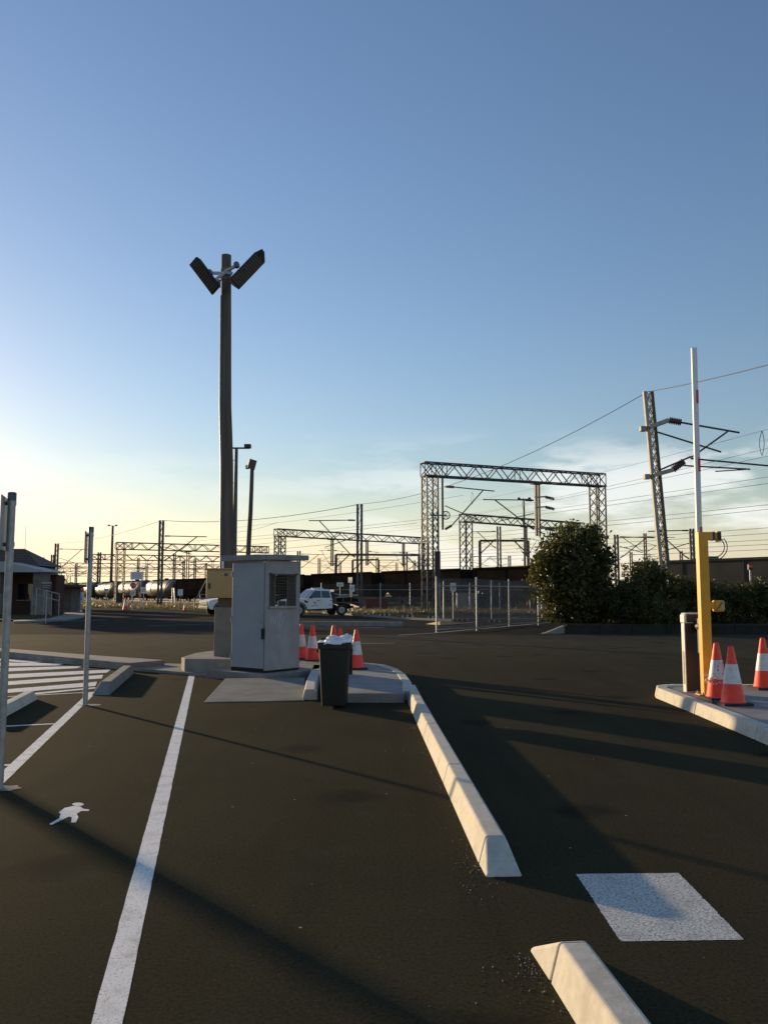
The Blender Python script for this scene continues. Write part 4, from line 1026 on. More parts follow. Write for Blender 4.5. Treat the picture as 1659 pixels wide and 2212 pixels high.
def mast(x, ytop, D, label, w_=.5, arms=(), base=True, pale=False, lean=0, name='catenary_mast', up=False):
    """two steel channels laced together"""
    top = a(x, ytop, D); p = Vector((top.x+lean, D, 0)); T = Vector((top.x, D, top.z))
    t = thing(name, label, 'mast', p, 'overhead line masts')
    ax_ = Vector((1,0,0)); cwid = w_*(.29 if pale else .36)
    for s in (-1,1):
        MB().bar(p+ax_*s*w_*.32, T+ax_*s*w_*.32, cwid, .22, up=(0,1,0)).build('channel', M['steel_pale' if pale and s < 0 else 'steel'], t)  # pale mast: shade put into the colours, left channel light, right one dark
    mb = MB(); n = max(4,int((T-p).length/(w_*1.1)))
    for i in range(n):
        s = 1 if i % 2 else -1
        for yy_ in (-.1,.1):
            mb.bar(p.lerp(T,i/n)+ax_*s*w_*.2+Vector((0,yy_,0)), p.lerp(T,(i+1)/n)-ax_*s*w_*.2+Vector((0,yy_,0)), .022 if pale else .05,.03)
            if pale: mb.bar(p.lerp(T,i/n)-ax_*s*w_*.2+Vector((0,yy_,0)), p.lerp(T,(i+1)/n)+ax_*s*w_*.2+Vector((0,yy_,0)), .022,.03)
    mb.build('lacing', M['steel'], t)
    MB().box(p+Vector((0,0,.1)), (w_*2,.8,.3)).build('footing', M['concrete'], t)
    for y_, side, L_, h_ in arms:
        z = a(x,y_,D).z
        cantilever(Vector((p.lerp(T,z/T.z).x+side[0]*w_*.5, D, z)), side, t, L_, h_, 1.0, .045 if D < 80 else .06)
    return t, T
m777, t777 = mast(777,1089,72,'twin-channel mast standing between the truck and the nearest portal',.55,arms=((1124,(-1,-.25,0),4.2,3.2),))
m350, t350 = mast(350,1124,98,'twin-channel mast rising behind the far signs',.62,arms=((1158,(1,-.1,0),5.2,2.9),))
m123, t123 = mast(124,1174,150,'twin-channel mast just right of the low building',.75,arms=((1186,(1,-.1,0),5.6,3.6),))
m113, _ = mast(115,1198,190,'faint twin-channel mast left of the one by the low building',.8)
m216, _ = mast(216,1193,180,'twin-channel mast right of the slender sign post',.8)
m1075, _ = mast(1077,1137,128,'mast standing behind the middle portal',.7,arms=((1148,(-1,-.2,0),4,2.6),))
m940, _ = mast(938,1200,190,'mast left of the middle portal tower',.8)
m645, _ = mast(646,1190,160,'mast just right of the booth roof',.75,arms=((1197,(1,-.1,0),4.5,2.6),))
m875, _ = mast(876,1192,150,'mast between the truck mast and the nearest portal',.75,arms=((1199,(1,-.1,0),4.2,2.6),))
m1330, _ = mast(1330,1155,95,'dark mast close to the right side of the tall bush',.55,arms=((1160,(1,-.1,0),4,2.4),))
m1393, _ = mast(1392,1152,150,'thin far mast seen left of the big right-hand mast',.6,arms=((1160,(1,-.1,0),5,2.6),(1160,(-1,-.1,0),5,2.6)))
m1497, _ = mast(1493,1142,85,'weathered mast partly hidden behind the boom arm',.5,arms=((1146,(-1,-.1,0),4.4,2.9),))
for x_,y_,D_,sd_ in ((100,1215,230,1),(166,1218,240,1),(196,1222,260,-1),(300,1205,230,1),(318,1222,270,-1),(378,1196,210,1),(398,1212,240,-1),(422,1206,230,1),(446,1216,250,1),(560,1204,210,1),(583,1215,240,-1),(690,1206,200,1),(735,1214,230,-1),(815,1204,210,1),(857,1216,240,-1),(895,1210,220,1),(1018,1196,180,1),(1100,1200,190,-1),(1362,1192,190,1),(1440,1196,200,-1),(1470,1190,170,1)):
    far_, _ = mast(x_,y_,D_,'one of the faint far masts crowding the yard beneath the portals',.7,arms=((y_+6,(sd_,-.1,0),5,2.8),))
    far_['group'] = 'faint far masts'
# big mast at the right
mR, tR = mast(1399,846,42,'big laced mast with long bracket arms left of the boom arm',.56,pale=True,lean=.72)
def mR_at(y): 
    f = a(1399,y,42).z/tR.z; return tR.x+.72*(1-f)
def P42(x, y, dy=0): return as_(x,y,42+dy)
def c7(x, y): return (1640+x/3.567, 880+y/3.567)
for seg, r_ in (((470,785),(1015,880),), .05), (((255,875),(845,1060)), .045), (((280,1225),(570,1100)), .045), (((570,1110),(910,865)), .045), (((490,1185),(1115,1220)), .04), (((560,1120),(1284,1188)), .045), (((790,1240),(1075,1222)), .03):
    pp = seg[0] if isinstance(seg[0][0], tuple) else seg
    MB().tube([P42(*c7(*q), dy=-.3-.5*i) for i,q in enumerate(pp)], r_, 8).build('bracket_tube', M['steel'], mR)
insulator(P42(*c7(360,765),dy=-.3), P42(*c7(475,785),dy=-.3), mR, .19, 7)
insulator(P42(*c7(395,1225),dy=-.3), P42(*c7(500,1145),dy=-.3), mR, .19, 7)
MB().bar(P42(*c7(180,830),dy=-.2), P42(*c7(355,765),dy=-.3), .3, .2).build('outrigger', M['steel_pale'], mR)
MB().bar(P42(*c7(220,1275),dy=-.2), P42(*c7(400,1225),dy=-.3), .26, .2).build('outrigger', M['steel_pale'], mR)
for q in ((118,845),(155,1290)): MB().box(P42(*c7(*q)), (.28,.3,.25)).build('plate', M['steel_pale'], mR)

# ---- wires
def wire(p, q, sag, label, r=.014, n=14):
    p, q = Vector(p), Vector(q)
    o = MB().tube([p.lerp(q,i/n)-Vector((0,0,sag*4*(i/n)*(1-i/n))) for i in range(n+1)], r, 4, False).build('overhead_wire', M['wire'])
    return tag(o, label, 'wire', 'overhead wires')
wire(tR, a(1659,780,30)*1.0 + (a(1659,780,30)-tR)*.5, .15, 'top wire rising from the big right-hand mast to the right edge', .02)
wire(tR, t777, 1.2, 'long wire from the big right-hand mast to the mast beside the truck', .02)
wire(t777, t350, .7, 'wire from the mast beside the truck to the mast behind the far signs', .025)
wire(t350, t123, .6, 'wire from the mast behind the far signs towards the low building', .03)
LW = 'one of the many thin parallel catenary wires crossing above the wagons'
random.seed(21)
# pairs follow the tracks: given by two picture points at real distances
for (x0,y0),(x1,y1),D0,D1 in (((1659,927),(1000,1085),36,84),((1659,968),(1000,1112),36,90),((1659,985),(900,1130),38,95),((1659,1030),(850,1140),40,105),((1659,1044),(760,1155),41,110),
    ((1659,1090),(720,1175),48,120),((1659,1100),(700,1185),50,125),((1659,1140),(700,1198),60,140),((1659,1152),(660,1205),62,150),((1659,1166),(650,1208),66,155),((1659,1176),(640,1213),68,160),((1659,1187),(640,1218),72,165),((1659,1210),(640,1226),85,180),
    ((1000,1070),(505,1140),84,130),((1000,1112),(400,1170),90,150),((900,1130),(300,1185),95,165),((760,1155),(200,1205),110,190),((720,1175),(140,1222),120,220),((640,1190),(110,1230),130,240),((640,1213),(110,1240),160,260),((600,1128),(505,1150),110,118)):
    wire(a(x0,y0,D0), a(x1,y1,D1), .25, LW, (.0085*(D0+D1)/110))
# droppers hanging between
for x,y0,y1,D in ((1130,1075,1100,75),(1020,1062,1090,78),(1645,930,985,38)):
    p, q = a(x,y0,D), a(x,y1,D); pts = [p.lerp(q,i/10)+Vector((.10*math.sin(i/10*math.pi),0,0)) for i in range(11)]+[q.lerp(p,i/10)-Vector((.12*math.sin(i/10*math.pi),0,0)) for i in range(1,11)]
    tag(MB().tube(pts,.015,4,False).build('dropper_loop',M['wire']), {1130:'thin wire loop under the beam of the nearest portal',1020:'small wire loop right of the nearest portal tower',1645:'wire loop near the right edge below the top wire'}[x], 'wire')

# low frame portals made of plain posts (behind the train)
def frame_portal(x0, y0, x1, y1, D, label):
    p, q = a(x0,y0,D), a(x1,y1,D); t = thing('post_portal', label, 'gantry', (p.x,D,0), 'plain beam portals')
    for e in (p,q): MB().bar((e.x,D,0),(e.x,D,e.z),.45,.35).build('post', M['steel'], t)
    MB().bar(p,q,.3,.35).build('beam', M['steel'], t)
    for e,s in ((p,1),(q,-1)): MB().bar(e+Vector((0,0,-2.2)),e+Vector((s*2.2,0,-.1)),.18).build('brace', M['steel'], t)
    return t
frame_portal(726,1198,905,1199,140,'plain beam portal above the truck')
frame_portal(762,1210,818,1209,175,'smaller plain beam portal inside the one above the truck')
frame_portal(1036,1168,1140,1168,135,'plain beam portal behind the middle lattice portal')

# ---- light masts far off
def light_mast(x, ytop, D, label, r=.16, ladder=False, heads=2):
    T = a(x,ytop,D); t = thing('light_mast', label, 'light pole', (T.x,D,0))
    MB().tube([(T.x,D,-.1),(T.x,D,T.z)],[r*1.25,r*.8],10).build('mast', M['steel'], t)
    MB().bar((T.x-1.1,D,T.z),(T.x+1.1,D,T.z),.12).build('crossarm', M['steel'], t)
    for s in (-1,1)[:heads]:
        MB().box((T.x+s*.95,D-.2,T.z+.12),(.5,.5,.28)).build('lamp', M['black'], t)
    if ladder:
        mb = MB(); x_ = T.x-.55
        for s in (-.15,.15): mb.bar((x_+s,D-.1,2),(x_+s,D-.1,T.z-.2),.04)
        z = 2
        while z < T.z-.3: mb.bar((x_-.15,D-.1,z),(x_+.15,D-.1,z),.03); z += .45
        for k in range(6): mb.bar((x_,D-.1,3+k*(T.z-4)/5),(T.x,D,3+k*(T.z-4)/5),.04)
        mb.build('ladder', M['steel'], t)
    return t
light_mast(244.5,1136,210,'slim light mast with two lamps left of the mast by the signs',.34)
light_mast(511,968,66,'light mast with ladder close behind the timber pole',.17,True)
light_mast(1131,1078,150,'thin floodlight mast seen through the nearest portal',.2)
# second timber pole
D2 = 36
pts = [a(545,1012,D2),a(543.5,1060,D2),a(541.5,1110,D2),a(539,1150,D2),a(536.5,1200,D2),a(533,1270,D2)]; pts.append(Vector((pts[-1].x-.15,D2,-.1)))
p2_ = thing('timber_light_pole', 'thinner leaning timber pole with one floodlight behind the booth', 'light pole', (pts[-1].x,D2,0))
MB().tube(pts,[.085,.09,.095,.1,.105,.115,.12],12).build('pole', M['wood'], p2_)
floodlight('floodlight', a(545.5,1003,D2-.15), (.25,0,1), (.5,-.8,-.3), p2_, Ln=.42, Wd=.34, visor=False, fins=False)
MB().box(a(535,1009,D2), (.14,.14,.16)).build('junction_box', M['galv_dark'], p2_)
MB().bar(a(535,1006,D2),a(545,1012,D2),.05).build('mounting_arm', M['galv'], p2_)

# ================================================================ train
def wheelset(t, s, off, z=.28):
    for e in (-1,1):
        for ds in (-.9,.9):
            c = trk(s+ds, off+e*.62, z+.42); MB().tube([c-TN*.06,c+TN*.06],.42,16).build('wheel', M['steel'], t)
        MB().bar(trk(s-1.35,off+e*.85,z+.5),trk(s+1.35,off+e*.85,z+.5),.14,.34).build('bogie_frame', M['wagon'], t)
def hopper(s, label, m='wagon', L_=13.6, off=0, top=3.75, plate=None):
    t = thing('hopper_wagon', label, 'wagon', trk(s,off), 'wagons of the train')
    h = L_/2; w_ = 1.42
    secs = []
    for ss, zb in ((-h+.5,2.2),(-h+1.9,1.15),(h-1.9,1.15),(h-.5,2.2)):
        secs.append([trk(s+ss,off-w_,top),trk(s+ss,off-w_,2.2),trk(s+ss,off-w_*.72,zb),trk(s+ss,off+w_*.72,zb),trk(s+ss,off+w_,2.2),trk(s+ss,off+w_,top)])
    body = MB().loft(secs).build('body', M[m], t)
    for k in (-h+.55,-h/3,h/3,h-.55): MB().bar(trk(s+k,off-w_-.012,2.2),trk(s+k,off-w_-.012,top-.12),.12,.05,up=TN).build('rib', M[m], body)
    MB().bar(trk(s-h+.45,off-w_-.03,top),trk(s+h-.45,off-w_-.03,top),.16,.16).build('top_rim', M[m], body)
    MB().bar(trk(s-h,off,1.0),trk(s+h,off,1.0),.6,.36).build('underframe', M['wagon'], t)
    for e in (-1,1): MB().bar(trk(s+e*(h-.4),off-1.2,1.0),trk(s+e*(h-1.6),off-1.2,2.3),.1).build('end_brace', M['wagon'], t)
    for e in (-1,1): wheelset(t, s+e*(h-2.3), off)
    if plate is not None:
        c = trk(s+plate,off-w_-.055,3.0); MB().bar(c-TD*.42,c+TD*.42,.012,.6).build('placard', M['sign_white'], body)
    return t
def barrel(s, label, L_=14, off=0, r=1.5):
    t = thing('tank_wagon', label, 'wagon', trk(s,off), 'wagons of the train')
    h = L_/2; zc = 2.3
    pts = [trk(s+q,off,zc) for q in (-h+.45,-h+.5,-h+.7,-2,2,h-.7,h-.5,h-.45)]; rad = [r*.8,r*.93,r,r,r,r,r*.93,r*.8]
    body = MB().tube(pts,rad,28).build('barrel', M['tank'], t)
    for q in (-3.6,0,3.6):
        ring = [trk(s+q,off+math.cos(x*.2417)*(r+.015),zc+math.sin(x*.2417)*(r+.015)) for x in range(27)]
        MB().tube(ring,.035,5,False).build('band', M['tank'], body)
    MB().bar(trk(s-h+1,off,zc+r+.05),trk(s+h-1,off,zc+r+.05),.9,.10).build('walkway', M['wagon'], body)
    MB().tube([trk(s,off,zc+r-.05),trk(s,off,zc+r+.3)],.35,14).build('hatch', M['wagon'], body)
    MB().bar(trk(s-h,off,.95),trk(s+h,off,.95),.7,.34).build('underframe', M['wagon'], t)
    for e in (-1,1):
        MB().bar(trk(s+e*(h-.35),off-1.15,1.1),trk(s+e*(h-.35),off-1.15,3.0),.1).build('end_rail', M['wagon'], t)
        wheelset(t, s+e*(h-2.3), off)
    return t
# s grows towards the right / the camera
s = 118.5
hopper(s,'grey hopper wagon at the right edge behind the hedge','wagon_grey')
labels = ['hopper wagon hidden mostly by the hedge left of the grey one','dark hopper wagon behind the tall bush','dark hopper wagon with white placard behind the nearest portal','dark hopper wagon right of the mast beside the truck','dark hopper wagon behind the truck cab','dark hopper wagon behind the booth']
s = 101
for lb in labels:
    hopper(s, lb, plate=2.2 if 'placard' in lb else (-1.5 if 'right of the mast' in lb else None)); s -= 14.5
for lb in ('brown barrel wagon next to the ochre cabinet','brown barrel wagon behind the far white notice','brown barrel wagon behind the mast at the far signs','tarnished barrel wagon behind the large white board','tarnished barrel wagon right of the slender post','shiny barrel wagon left of the slender post','farthest barrel wagon, beside the low building'):
    barrel(s, lb); s -= 15.2

# ---- loading gear behind the hedge at the right
lo_ = thing('loading_hopper', 'dark loading hopper with green sheeting behind the yellow post', 'hopper', (as_(1845,1500,60).x,60,0))
pz = lambda x,y: as_(x,y,60)
c = pz(1850,1467)
mb = MB(); mb.loft([[Vector((c.x+sx*q,60+sy*q,z)) for sx,sy in ((-1,-1),(1,-1),(1,1),(-1,1))] for q,z in ((.15,2.3),(.42,3.0),(.42,4.2))]); mb.build('bin', M['green'], lo_)
c2 = pz(1885,1490); mb = MB(); mb.loft([[Vector((c2.x+sx*q,60.5+sy*q,z)) for sx,sy in ((-1,-1),(1,-1),(1,1),(-1,1))] for q,z in ((.3,2.2),(1.0,3.0),(.95,3.75))]); mb.build('bin', M['wagon'], lo_)
for x in (1838,1858,1875,1898):
    e = pz(x,1500); MB().bar((e.x,60,0),(e.x,60,2.9),.1).build('leg', M['steel'], lo_)
st = thing('storage_tank', 'white cylindrical tank below the loading hopper', 'tank', (pz(1866,1545).x,61,0))
tx = pz(1866,1545).x; MB().tube([(tx,61.4,0),(tx,61.4,2.7),(tx,61.4,2.9)],[.85,.85,.6],24).build('shell', M['white'], st)
MB().tube([(tx,61.4,2.88),(tx,61.4,3.05)],.2,12).build('hatch', M['galv'], st)
st2 = thing('storage_tank', 'pale square tank right of the white cylindrical one', 'tank', (pz(1895,1545).x,60.9,0))
tx = pz(1894,1545).x; MB().cbox(tx-.45,tx+.65,60.6,61.5,.2,2.55).build('shell', M['fascia'], st2, bevel=.08); MB().cbox(tx-.5,tx+.7,60.5,61.6,0,.2).build('skid', M['steel'], st2)
sg_ = thing('signal_post', 'small signal post with a red lamp in front of the grey wagon', 'signal', (as_(1955,1545,44).x,44,0))
px_ = as_(1955,1545,44).x; zt = as_(1955,1479,44).z
MB().tube([(px_,44,0),(px_,44,zt)],.05,8).build('post', M['galv'], sg_); MB().box((px_,44,zt+.05),(.22,.2,.3)).build('lamp_housing', M['black'], sg_, bevel=.02); MB().tube([(px_,43.89,zt+.08),(px_,43.84,zt+.08)],.09,12).build('lamp', M['red'], sg_)
# ---- stored goods behind the fences
def crate(x0, x1, y0, y1, D, label, m, cat='container', n=6, nm='storage_container'):
    p = as_(x0,y0,D); q = as_(x1,y1,D); z0 = 0; t = thing(nm, label, cat, ((p.x+q.x)/2,D,0))
    b = MB().cbox(p.x,q.x,D,D+1.6,.05,p.z).build('body', M[m], t, bevel=.02)
    for i in range(n): 
        x = p.x+(q.x-p.x)*(i+.5)/n; MB().cbox(x-(q.x-p.x)/n*.22,x+(q.x-p.x)/n*.22,D-.04,D-.001,.15,p.z-.08).build('rib', M[m], b)
    MB().cbox(p.x-.03,q.x+.03,D-.06,D+1.65,p.z+.001,p.z+.06).build('lid', M[m], t)
    return t
crate(952,1010,1560,1575,73,'low rusty red bin in the grass behind the long fence','rust','bin')
crate(1190,1238,1546,1575,76,'pale grey container behind the fences, left of the blue grey one','fascia')
crate(1244,1303,1548,1575,77,'blue grey container behind the fences','wagon_grey')
crate(1372,1398,1548,1578,70,'red crate behind the fences next to the tall bush','rust','crate')
random.seed(5)
sc = thing('sleeper_stack', 'long stack of dark sleepers behind the long fence', 'stack', (4,82,0))
for i in range(7):
    for j in range(4):
        MB().cbox(-3+i*2.5,-3+i*2.5+2.3+random.uniform(-.1,.1),81.5,82.4,.02+j*.3,.29+j*.3).build('sleeper', M['wood'], sc)

# ================================================================ shrubs and trees
def leaf_cloud(blobs, n, size, seed, shell=.55):
    rnd = random.Random(seed); V_ = []; F_ = []
    tot = sum(b[3]*b[4]*b[5] for b in blobs); 
    for (bx,by,bz,rx,ry,rz_) in blobs:
        m = int(n*rx*ry*rz_/tot); nc = max(8,m//22); per = max(3,m//nc)
        for _ in range(nc):
            while True:
                v = Vector((rnd.gauss(0,1),rnd.gauss(0,1),rnd.gauss(0,1)))
                if v.length > .1: break
            v.normalize(); rr_ = rnd.uniform(shell,1.08) if rnd.random() < .86 else rnd.uniform(1.05,1.32)
            c = Vector((bx+v.x*rx*rr_,by+v.y*ry*rr_,bz+v.z*rz_*rr_)); sp = size*.85
            ax_ = (v+Vector((rnd.gauss(0,.4),rnd.gauss(0,.4),.25+rnd.gauss(0,.3)))).normalized()      # twig direction
            for q in range(per):
                p = c+ax_*rnd.uniform(-1.6,1.2)*size+Vector((rnd.gauss(0,sp),rnd.gauss(0,sp),rnd.gauss(0,sp)))*.55
                if p.z < .32: continue
                L_ = size*rnd.uniform(.6,1.3); d = (ax_*.7+Vector((rnd.gauss(0,.8),rnd.gauss(0,.8),rnd.gauss(-.15,.6)))).normalized()
                sd_ = d.cross(Vector((rnd.gauss(0,1),rnd.gauss(0,1),rnd.gauss(0,1)))).normalized()*L_*.22; nn = d.cross(sd_).normalized()*L_*.10
                k = len(V_); V_ += [p-d*L_*.5, p+sd_, p+d*L_*.5-nn, p-sd_, p-nn*1.2]
                F_ += [(k,k+1,k+4),(k+1,k+2,k+4),(k+2,k+3,k+4),(k+3,k,k+4)]
    return V_, F_
def shrub(name, label, base, blobs, n, size, seed, m, cat='shrub', trunk_h=1.2, tr=.09, group=None):
    base = Vector(base); t = thing(name, label, cat, base, group)
    V_, F_ = leaf_cloud(blobs, n, size, seed); mb = MB(); mb.idx(V_, F_); mb.build('crown', M[m], t)
    rnd = random.Random(seed+1); mb = MB()
    mb.tube([base-Vector((0,0,.1)),base+Vector((.03,0,trunk_h*.6)),base+Vector((-.05,.02,trunk_h))],[tr*1.3,tr,tr*.8],8)
    for b in blobs[:7]:
        e = Vector(b[:3]); mb.tube([base+Vector((0,0,trunk_h*.5)),base.lerp(e,.5)+Vector((rnd.gauss(0,.1),rnd.gauss(0,.1),.1)),e],[tr*.7,tr*.45,tr*.2],6)
        for _ in range(4): mb.tube([base.lerp(e,.7),e+Vector((rnd.gauss(0,b[3]*.5),rnd.gauss(0,b[4]*.5),rnd.gauss(0,b[5]*.5)))],[tr*.3,tr*.1],5)
    mb.build('trunk', M['bark'], t)
    return t
D = 35.6
def bl(x, y, rx, rz_, dy=0, ry=None, D=D): 
    p = a(x,y,D); k = D/FPX; return (p.x,D+dy,p.z,rx*k,(ry or rx)*k,rz_*k)
B1 = [bl(1240,1180,62,42),bl(1195,1200,38,38),bl(1288,1195,36,48),bl(1240,1250,70,60),bl(1180,1250,34,40),bl(1270,1290,62,60),bl(1215,1310,42,45),bl(1300,1320,48,40,.3),bl(1250,1335,50,24),bl(1170,1215,20,18),bl(1255,1148,30,18),bl(1210,1342,26,16)]
shrub('tall_bush', 'tall dense dark bush beside the near fence, tallest in the bed', (a(1242,1300,D).x,D,.28), B1, 17000, .23, 11, 'leaf', 'bush')
for i,(lb,bls,nl,m) in enumerate((
    ('feathery shrub right of the tall bush with upright tips',[bl(1395,1240,38,26),bl(1380,1275,48,34),bl(1405,1215,14,16),bl(1360,1300,40,40),bl(1420,1260,30,24)],7500,'leaf2'),
    ('small pale-leaved shrub at the foot of the tall bush',[bl(1345,1270,26,18,-1.2),bl(1335,1310,36,34,-1),bl(1360,1335,40,24,-1)],4500,'leaf2'),
    ('rounded dark shrub just left of the boom arm',[bl(1450,1265,42,26),bl(1450,1300,50,40),bl(1470,1330,48,30)],7000,'leaf'),
    ('dark shrub directly behind the boom gate cabinet',[bl(1500,1275,42,26),bl(1505,1315,48,44)],6000,'leaf'),
    ('dark hedge shrub directly right of the yellow post',[bl(1555,1285,44,22),bl(1560,1320,50,40)],6500,'leaf'),
    ('second hedge shrub right of the yellow post',[bl(1608,1290,44,24),bl(1612,1322,48,38)],6000,'leaf'),
    ('pale-topped hedge shrub at the right edge of the photo',[bl(1650,1275,40,22),bl(1665,1310,50,44)],6000,'leaf2'),
    ('low dark shrub below the feathery one',[bl(1400,1325,52,32,-1.5),bl(1440,1338,40,20,-1.5)],5000,'leaf'))):
    x = sum(b[0] for b in bls)/len(bls)
    shrub('hedge_shrub', lb, (x,D+(bls[0][1]-D),.28), bls, nl, .14, 40+i, m, group='shrubs of the hedge', trunk_h=.8, tr=.06)
DT = 84
for i,(x,y,rx,rz_,lb) in enumerate(((100,1262,22,22,'dark tree behind the low building, nearer the masts'),(70,1240,26,24,'dark tree just behind the tiled roof'),(122,1268,14,16,'small dark tree at the end of the low roof'))):
    bls = [bl(x,y,rx,rz_,D=DT),bl(x-12,y+12,rx*.8,rz_,D=DT),bl(x+10,y+14,rx*.7,rz_*.9,D=DT),bl(x,y+32,rx*.9,rz_,D=DT)]
    shrub('background_tree', lb, (bls[0][0],DT,0), bls, 4200, .35, 70+i, 'leaf', 'tree', 2.5, .18, 'trees behind the low building')

# ================================================================ low building at the left
BD = 56
bx = lambda x: a(x,1280,BD).x
bz = lambda y, D=BD: a(100,y,D).z
bl_ = thing('station_building', 'low brick building with tiled roof and white veranda fascia', 'building', (bx(30),BD,0))
x0, x1 = bx(-160), bx(62)
MB().cbox(x0,bx(88),BD+2.6,BD+4.2,0,bz(1241,BD+2)).build('wall', M['brick'], bl_)
# dark tiled hip roof
RD = 61.0
ze, zr = a(60,1222,59).z, a(40,1185,RD).z
e0, e1 = a(-170,1281,59).x, a(86,1222,59).x
rx_ = a(52,1185,RD).x
rf = MB().idx([(e0,59,ze),(e1,59,ze),(e1,63.5,ze),(e0,63.5,ze),(a(-150,1185,61).x,61.2,zr),(rx_,61.2,zr)],[(0,1,5,4),(1,2,5),(2,3,4,5),(3,0,4),(3,2,1,0)]).build('roof', M['roof_tile'], bl_)
for i in range(1,7):
    f = i/7; MB().bar((e0,59+2.2*f-.03,ze+(zr-ze)*f+.02),(e1+(rx_-e1)*f,59+2.2*f-.03,ze+(zr-ze)*f+.02),.03,.05).build('tile_course', M['roof_tile'], rf)
MB().cbox(e0,e1-.4,59.4,63,bz(1240,59),ze-.01).build('clerestory', M['cabinet_dark'], bl_)
MB().tube([(a(57,1281,61).x-.3,61.2,zr-.3),(a(57,1281,61).x-.3,61.2,zr+1.6)],.02,5).build('aerial', M['galv'], rf)
# veranda roof: shallow wedge with pale fascia
va, vb = bx(-160), a(106,1238,BD).x
zb_ = bz(1236)
zl = bz(1213)-zb_
vr = MB().idx([(va,BD-.1,zb_),(vb,BD-.1,zb_),(vb,BD+3.2,zb_),(va,BD+3.2,zb_),(va,BD-.1,zb_+zl+.35),(bx(5),BD-.1,zb_+zl),(vb,BD-.1,zb_+.05),(vb,BD+3.2,zb_+.05),(va,BD+3.2,zb_+zl+.35),(bx(5),BD+3.2,zb_+zl)],
    [(0,1,6,5,4),(3,2,1,0),(4,5,9,8),(5,6,7,9),(1,2,7,6),(2,3,8,9,7)]).build('veranda_roof', M['fascia'], bl_)
for xx,wd in ((79,.75),(-20,.8)):
    q = bx(xx); MB().cbox(q-wd/2,q+wd/2*1.3,BD+.3,BD+1.1,0,zb_-.001).build('column', M['wall_mid'], bl_, bevel=.02)
    MB().cbox(q-wd/2-.06,q+wd/2*1.3+.06,BD+.24,BD+1.16,0,1.5).build('column_base', M['concrete'], bl_, bevel=.02)
dr = MB().cbox(bx(44),bx(62),BD+2.5,BD+2.59,0,2.3).build('door', M['cabinet_dark'], bl_); MB().cbox(bx(60),bx(60.8),BD+2.42,BD+2.49,1.0,1.12).build('handle', M['galv'], dr)
for xa,xb in ((4,20),(26,40)):
    wn = MB().cbox(bx(xa),bx(xb),BD+2.53,BD+2.59,1.1,2.2).build('window', M['glass'], bl_)
    MB().cbox(bx(xa)-.05,bx(xb)+.05,BD+2.45,BD+2.599,1.02,1.09).build('sill', M['concrete'], wn)
# second low wing further right with a flat roof
wg = thing('low_wing', 'low grey wing with thin flat roof right of the main building', 'building', (bx(110),BD+10,0))
D3 = 66; q0 = a(118,1281,D3).x; q1 = a(155,1281,D3).x
MB().cbox(q0,q1,D3,D3+2,0,a(1,1262,D3).z).build('wall', M['wall_mid'], wg)
MB().cbox(a(92,1281,D3).x,a(189,1281,D3).x,D3-1.6,D3+2.5,a(1,1268,D3-1.6).z,a(1,1263,D3-1.6).z).build('roof', M['steel'], wg)
MB().bar((a(186,1281,D3).x,D3+1,0),(a(186,1281,D3).x,D3+1,a(1,1268,D3).z-.01),.12).build('post', M['steel'], wg)
# handrail ramp
hr = thing('handrail', 'pale sloping handrail on the ramp below the veranda', 'handrail', (bx(95),BD-.6,0))
for k in range(4):
    f = k/3; x_ = bx(88)+(bx(137)-bx(88))*f; z_ = bz(1271)+(bz(1283)-bz(1271))*f
    MB().tube([(x_,BD-.6,0),(x_,BD-.6,z_)],.03,6).build('post', M['galv'], hr)
for dz in (0,-.45):
    MB().tube([(bx(88),BD-.6,bz(1271)+dz),(bx(137),BD-.6,bz(1283)+dz)],.04,6).build('rail', M['galv'], hr)

# ================================================================ far signs
def c1(x, y): return (x/4.1475, 1250+y/4.1475)
def far_sign(cx_, cy0, cy1, wpx, D, label, **kw):
    p = as_(c1(cx_,0)[0], c1(0,cy0)[1], D); q = as_(c1(cx_,0)[0], c1(0,cy1)[1], D)
    small_sign((p.x,D,0), wpx/4.1475*K*D/FPX, p.z-q.z, q.z, label, **kw)
far_sign(510,1100,1185,110,44,'grey direction board on one post in front of the veranda',m='steel',prints=((.02,.98,.78,.96,'galv'),(.1,.9,.5,.58,'galv'),(.1,.8,.25,.33,'galv')))
far_sign(882,1210,1320,68,76,'tall white notice below the left stop sign',prints=((.1,.9,.55,.6,'print_blue'),(.3,.7,.2,.42,'print_blue')))
far_sign(880,1150,1210,62,75.9,'red octagonal stop sign left of the slender post',shape='oct',cat='stop sign',name='stop_sign')
far_sign(1443,1112,1170,60,80,'red octagonal stop sign beside the lattice tower',shape='oct',cat='stop sign',name='stop_sign')
far_sign(1440,1190,1247,60,79.9,'small cream notice under the right stop sign',prints=LN)
far_sign(1483,990,1076,136,88,'large white board on two posts above the far signs',posts=2,prints=((.1,.9,.7,.75,'print_blue'),(.1,.8,.5,.55,'print_blue'),(.1,.9,.3,.35,'print_blue')))
far_sign(1557,1140,1226,56,82,'white notice with black heading right of the stop sign',prints=((.0,1,.78,1,'print'),(.1,.9,.5,.58,'print'),(.1,.8,.25,.33,'print')))
far_sign(1512,1205,1238,28,83,'tiny yellow sign left of the black-headed notice',m='wsyellow')
far_sign(1155,1170,1210,44,86,'small white notice right of the slender post',prints=LN)
far_sign(1952,1180,1248,54,84,'white notice board on a dark post near the truck bonnet',pm='steel',prints=((.48,.52,0,1,'print'),))
G3 = 'far cones'
cone(gs(327,1589), .2, 'far cone beside the black tower base', G3, sc=1.6)
cone(gs(482,1590), .5, 'far cone near the white notice board, left of the truck bonnet', G3, sc=1.0)
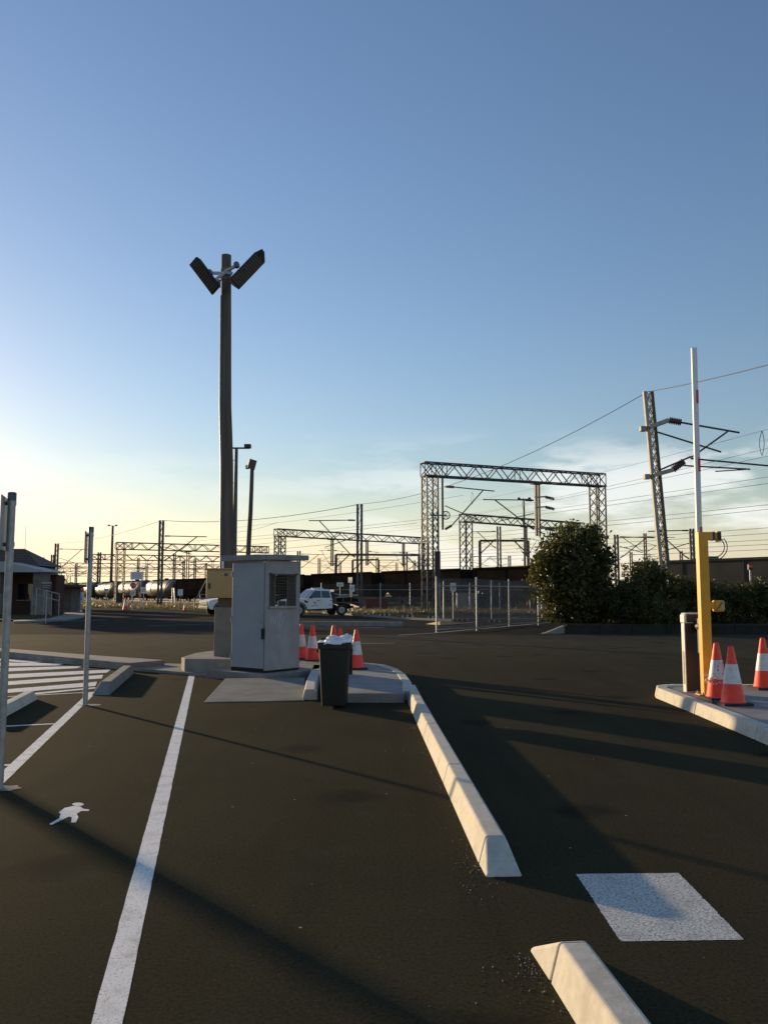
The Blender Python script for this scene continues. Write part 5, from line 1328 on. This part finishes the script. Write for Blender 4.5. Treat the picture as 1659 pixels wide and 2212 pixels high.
gate = thing('pipe_gate', 'pale pipe gate and stay left of the truck bonnet', 'gate', as_(520,1583,86)-Vector((0,0,as_(520,1583,86).z)))
def c2_(x, y): return (300+x/4.1475, 1300+y/4.1475)
for u,v in (((855,1070),(1020,1070)),((858,1070),(858,1150)),((920,1030),(920,1190)),((985,875),(890,1060)),((920,1030),(1020,1030))):
    MB().tube([as_(*c2_(*u),86),as_(*c2_(*v),86)],.05,6).build('pipe', M['galv'], gate)
# hydrant-like frame posts by the far wagons
fr = thing('hose_stand', 'pale bent pipe frame in the grass left of the white notice board', 'pipe stand', as_(452,1575,90)-Vector((0,0,as_(452,1575,90).z)))
MB().tube([as_(*c2_(615,1140),90),as_(*c2_(625,960),90),as_(*c2_(640,950),90),as_(*c2_(650,1135),90)],.06,6).build('pipe', M['galv'], fr)

# ---- crumbs of stone along the kerbs (too many to count)
random.seed(9); mb = MB()
def crumbs(n, f):
    for _ in range(n):
        x, y = f(); r = random.choice((.002,.002,.003,.004,.006)); an = random.uniform(0,6.28)
        p = [Vector((x+math.cos(an+k*2.094)*r*random.uniform(.6,1.3), y+math.sin(an+k*2.094)*r*random.uniform(.6,1.3), .001)) for k in range(3)]+[Vector((x,y,r*1.1))]
        mb.idx(p, [(0,1,3),(1,2,3),(2,0,3)])
def alongk(pts, spread):
    def f():
        i = random.randrange(len(pts)-1); t = random.random(); p, q = pts[i], pts[i+1]
        return p[0]+(q[0]-p[0])*t-abs(random.gauss(0,spread)), p[1]+(q[1]-p[1])*t
    return f
crumbs(260, alongk([(.36,10,0),(.475,7.0,0),(.535,4.96,0),(.55,4.72,0)], .05))
crumbs(260, alongk([(.62,3.75,0),(.655,3.50,0),(.79,1.9,0)], .05))
crumbs(130, lambda: (random.gauss(.52,.10), random.gauss(4.7,.22)))
crumbs(90, lambda: (random.uniform(-3,.4), random.uniform(3,12)))
crumbs(50, lambda: (random.gauss(.45,.10), random.gauss(3.45,.1)))
tag(mb.build('stone_crumbs', M['wall_mid']), 'scattered pale stone crumbs along the foot of the kerbs', 'gravel', kind='stuff')
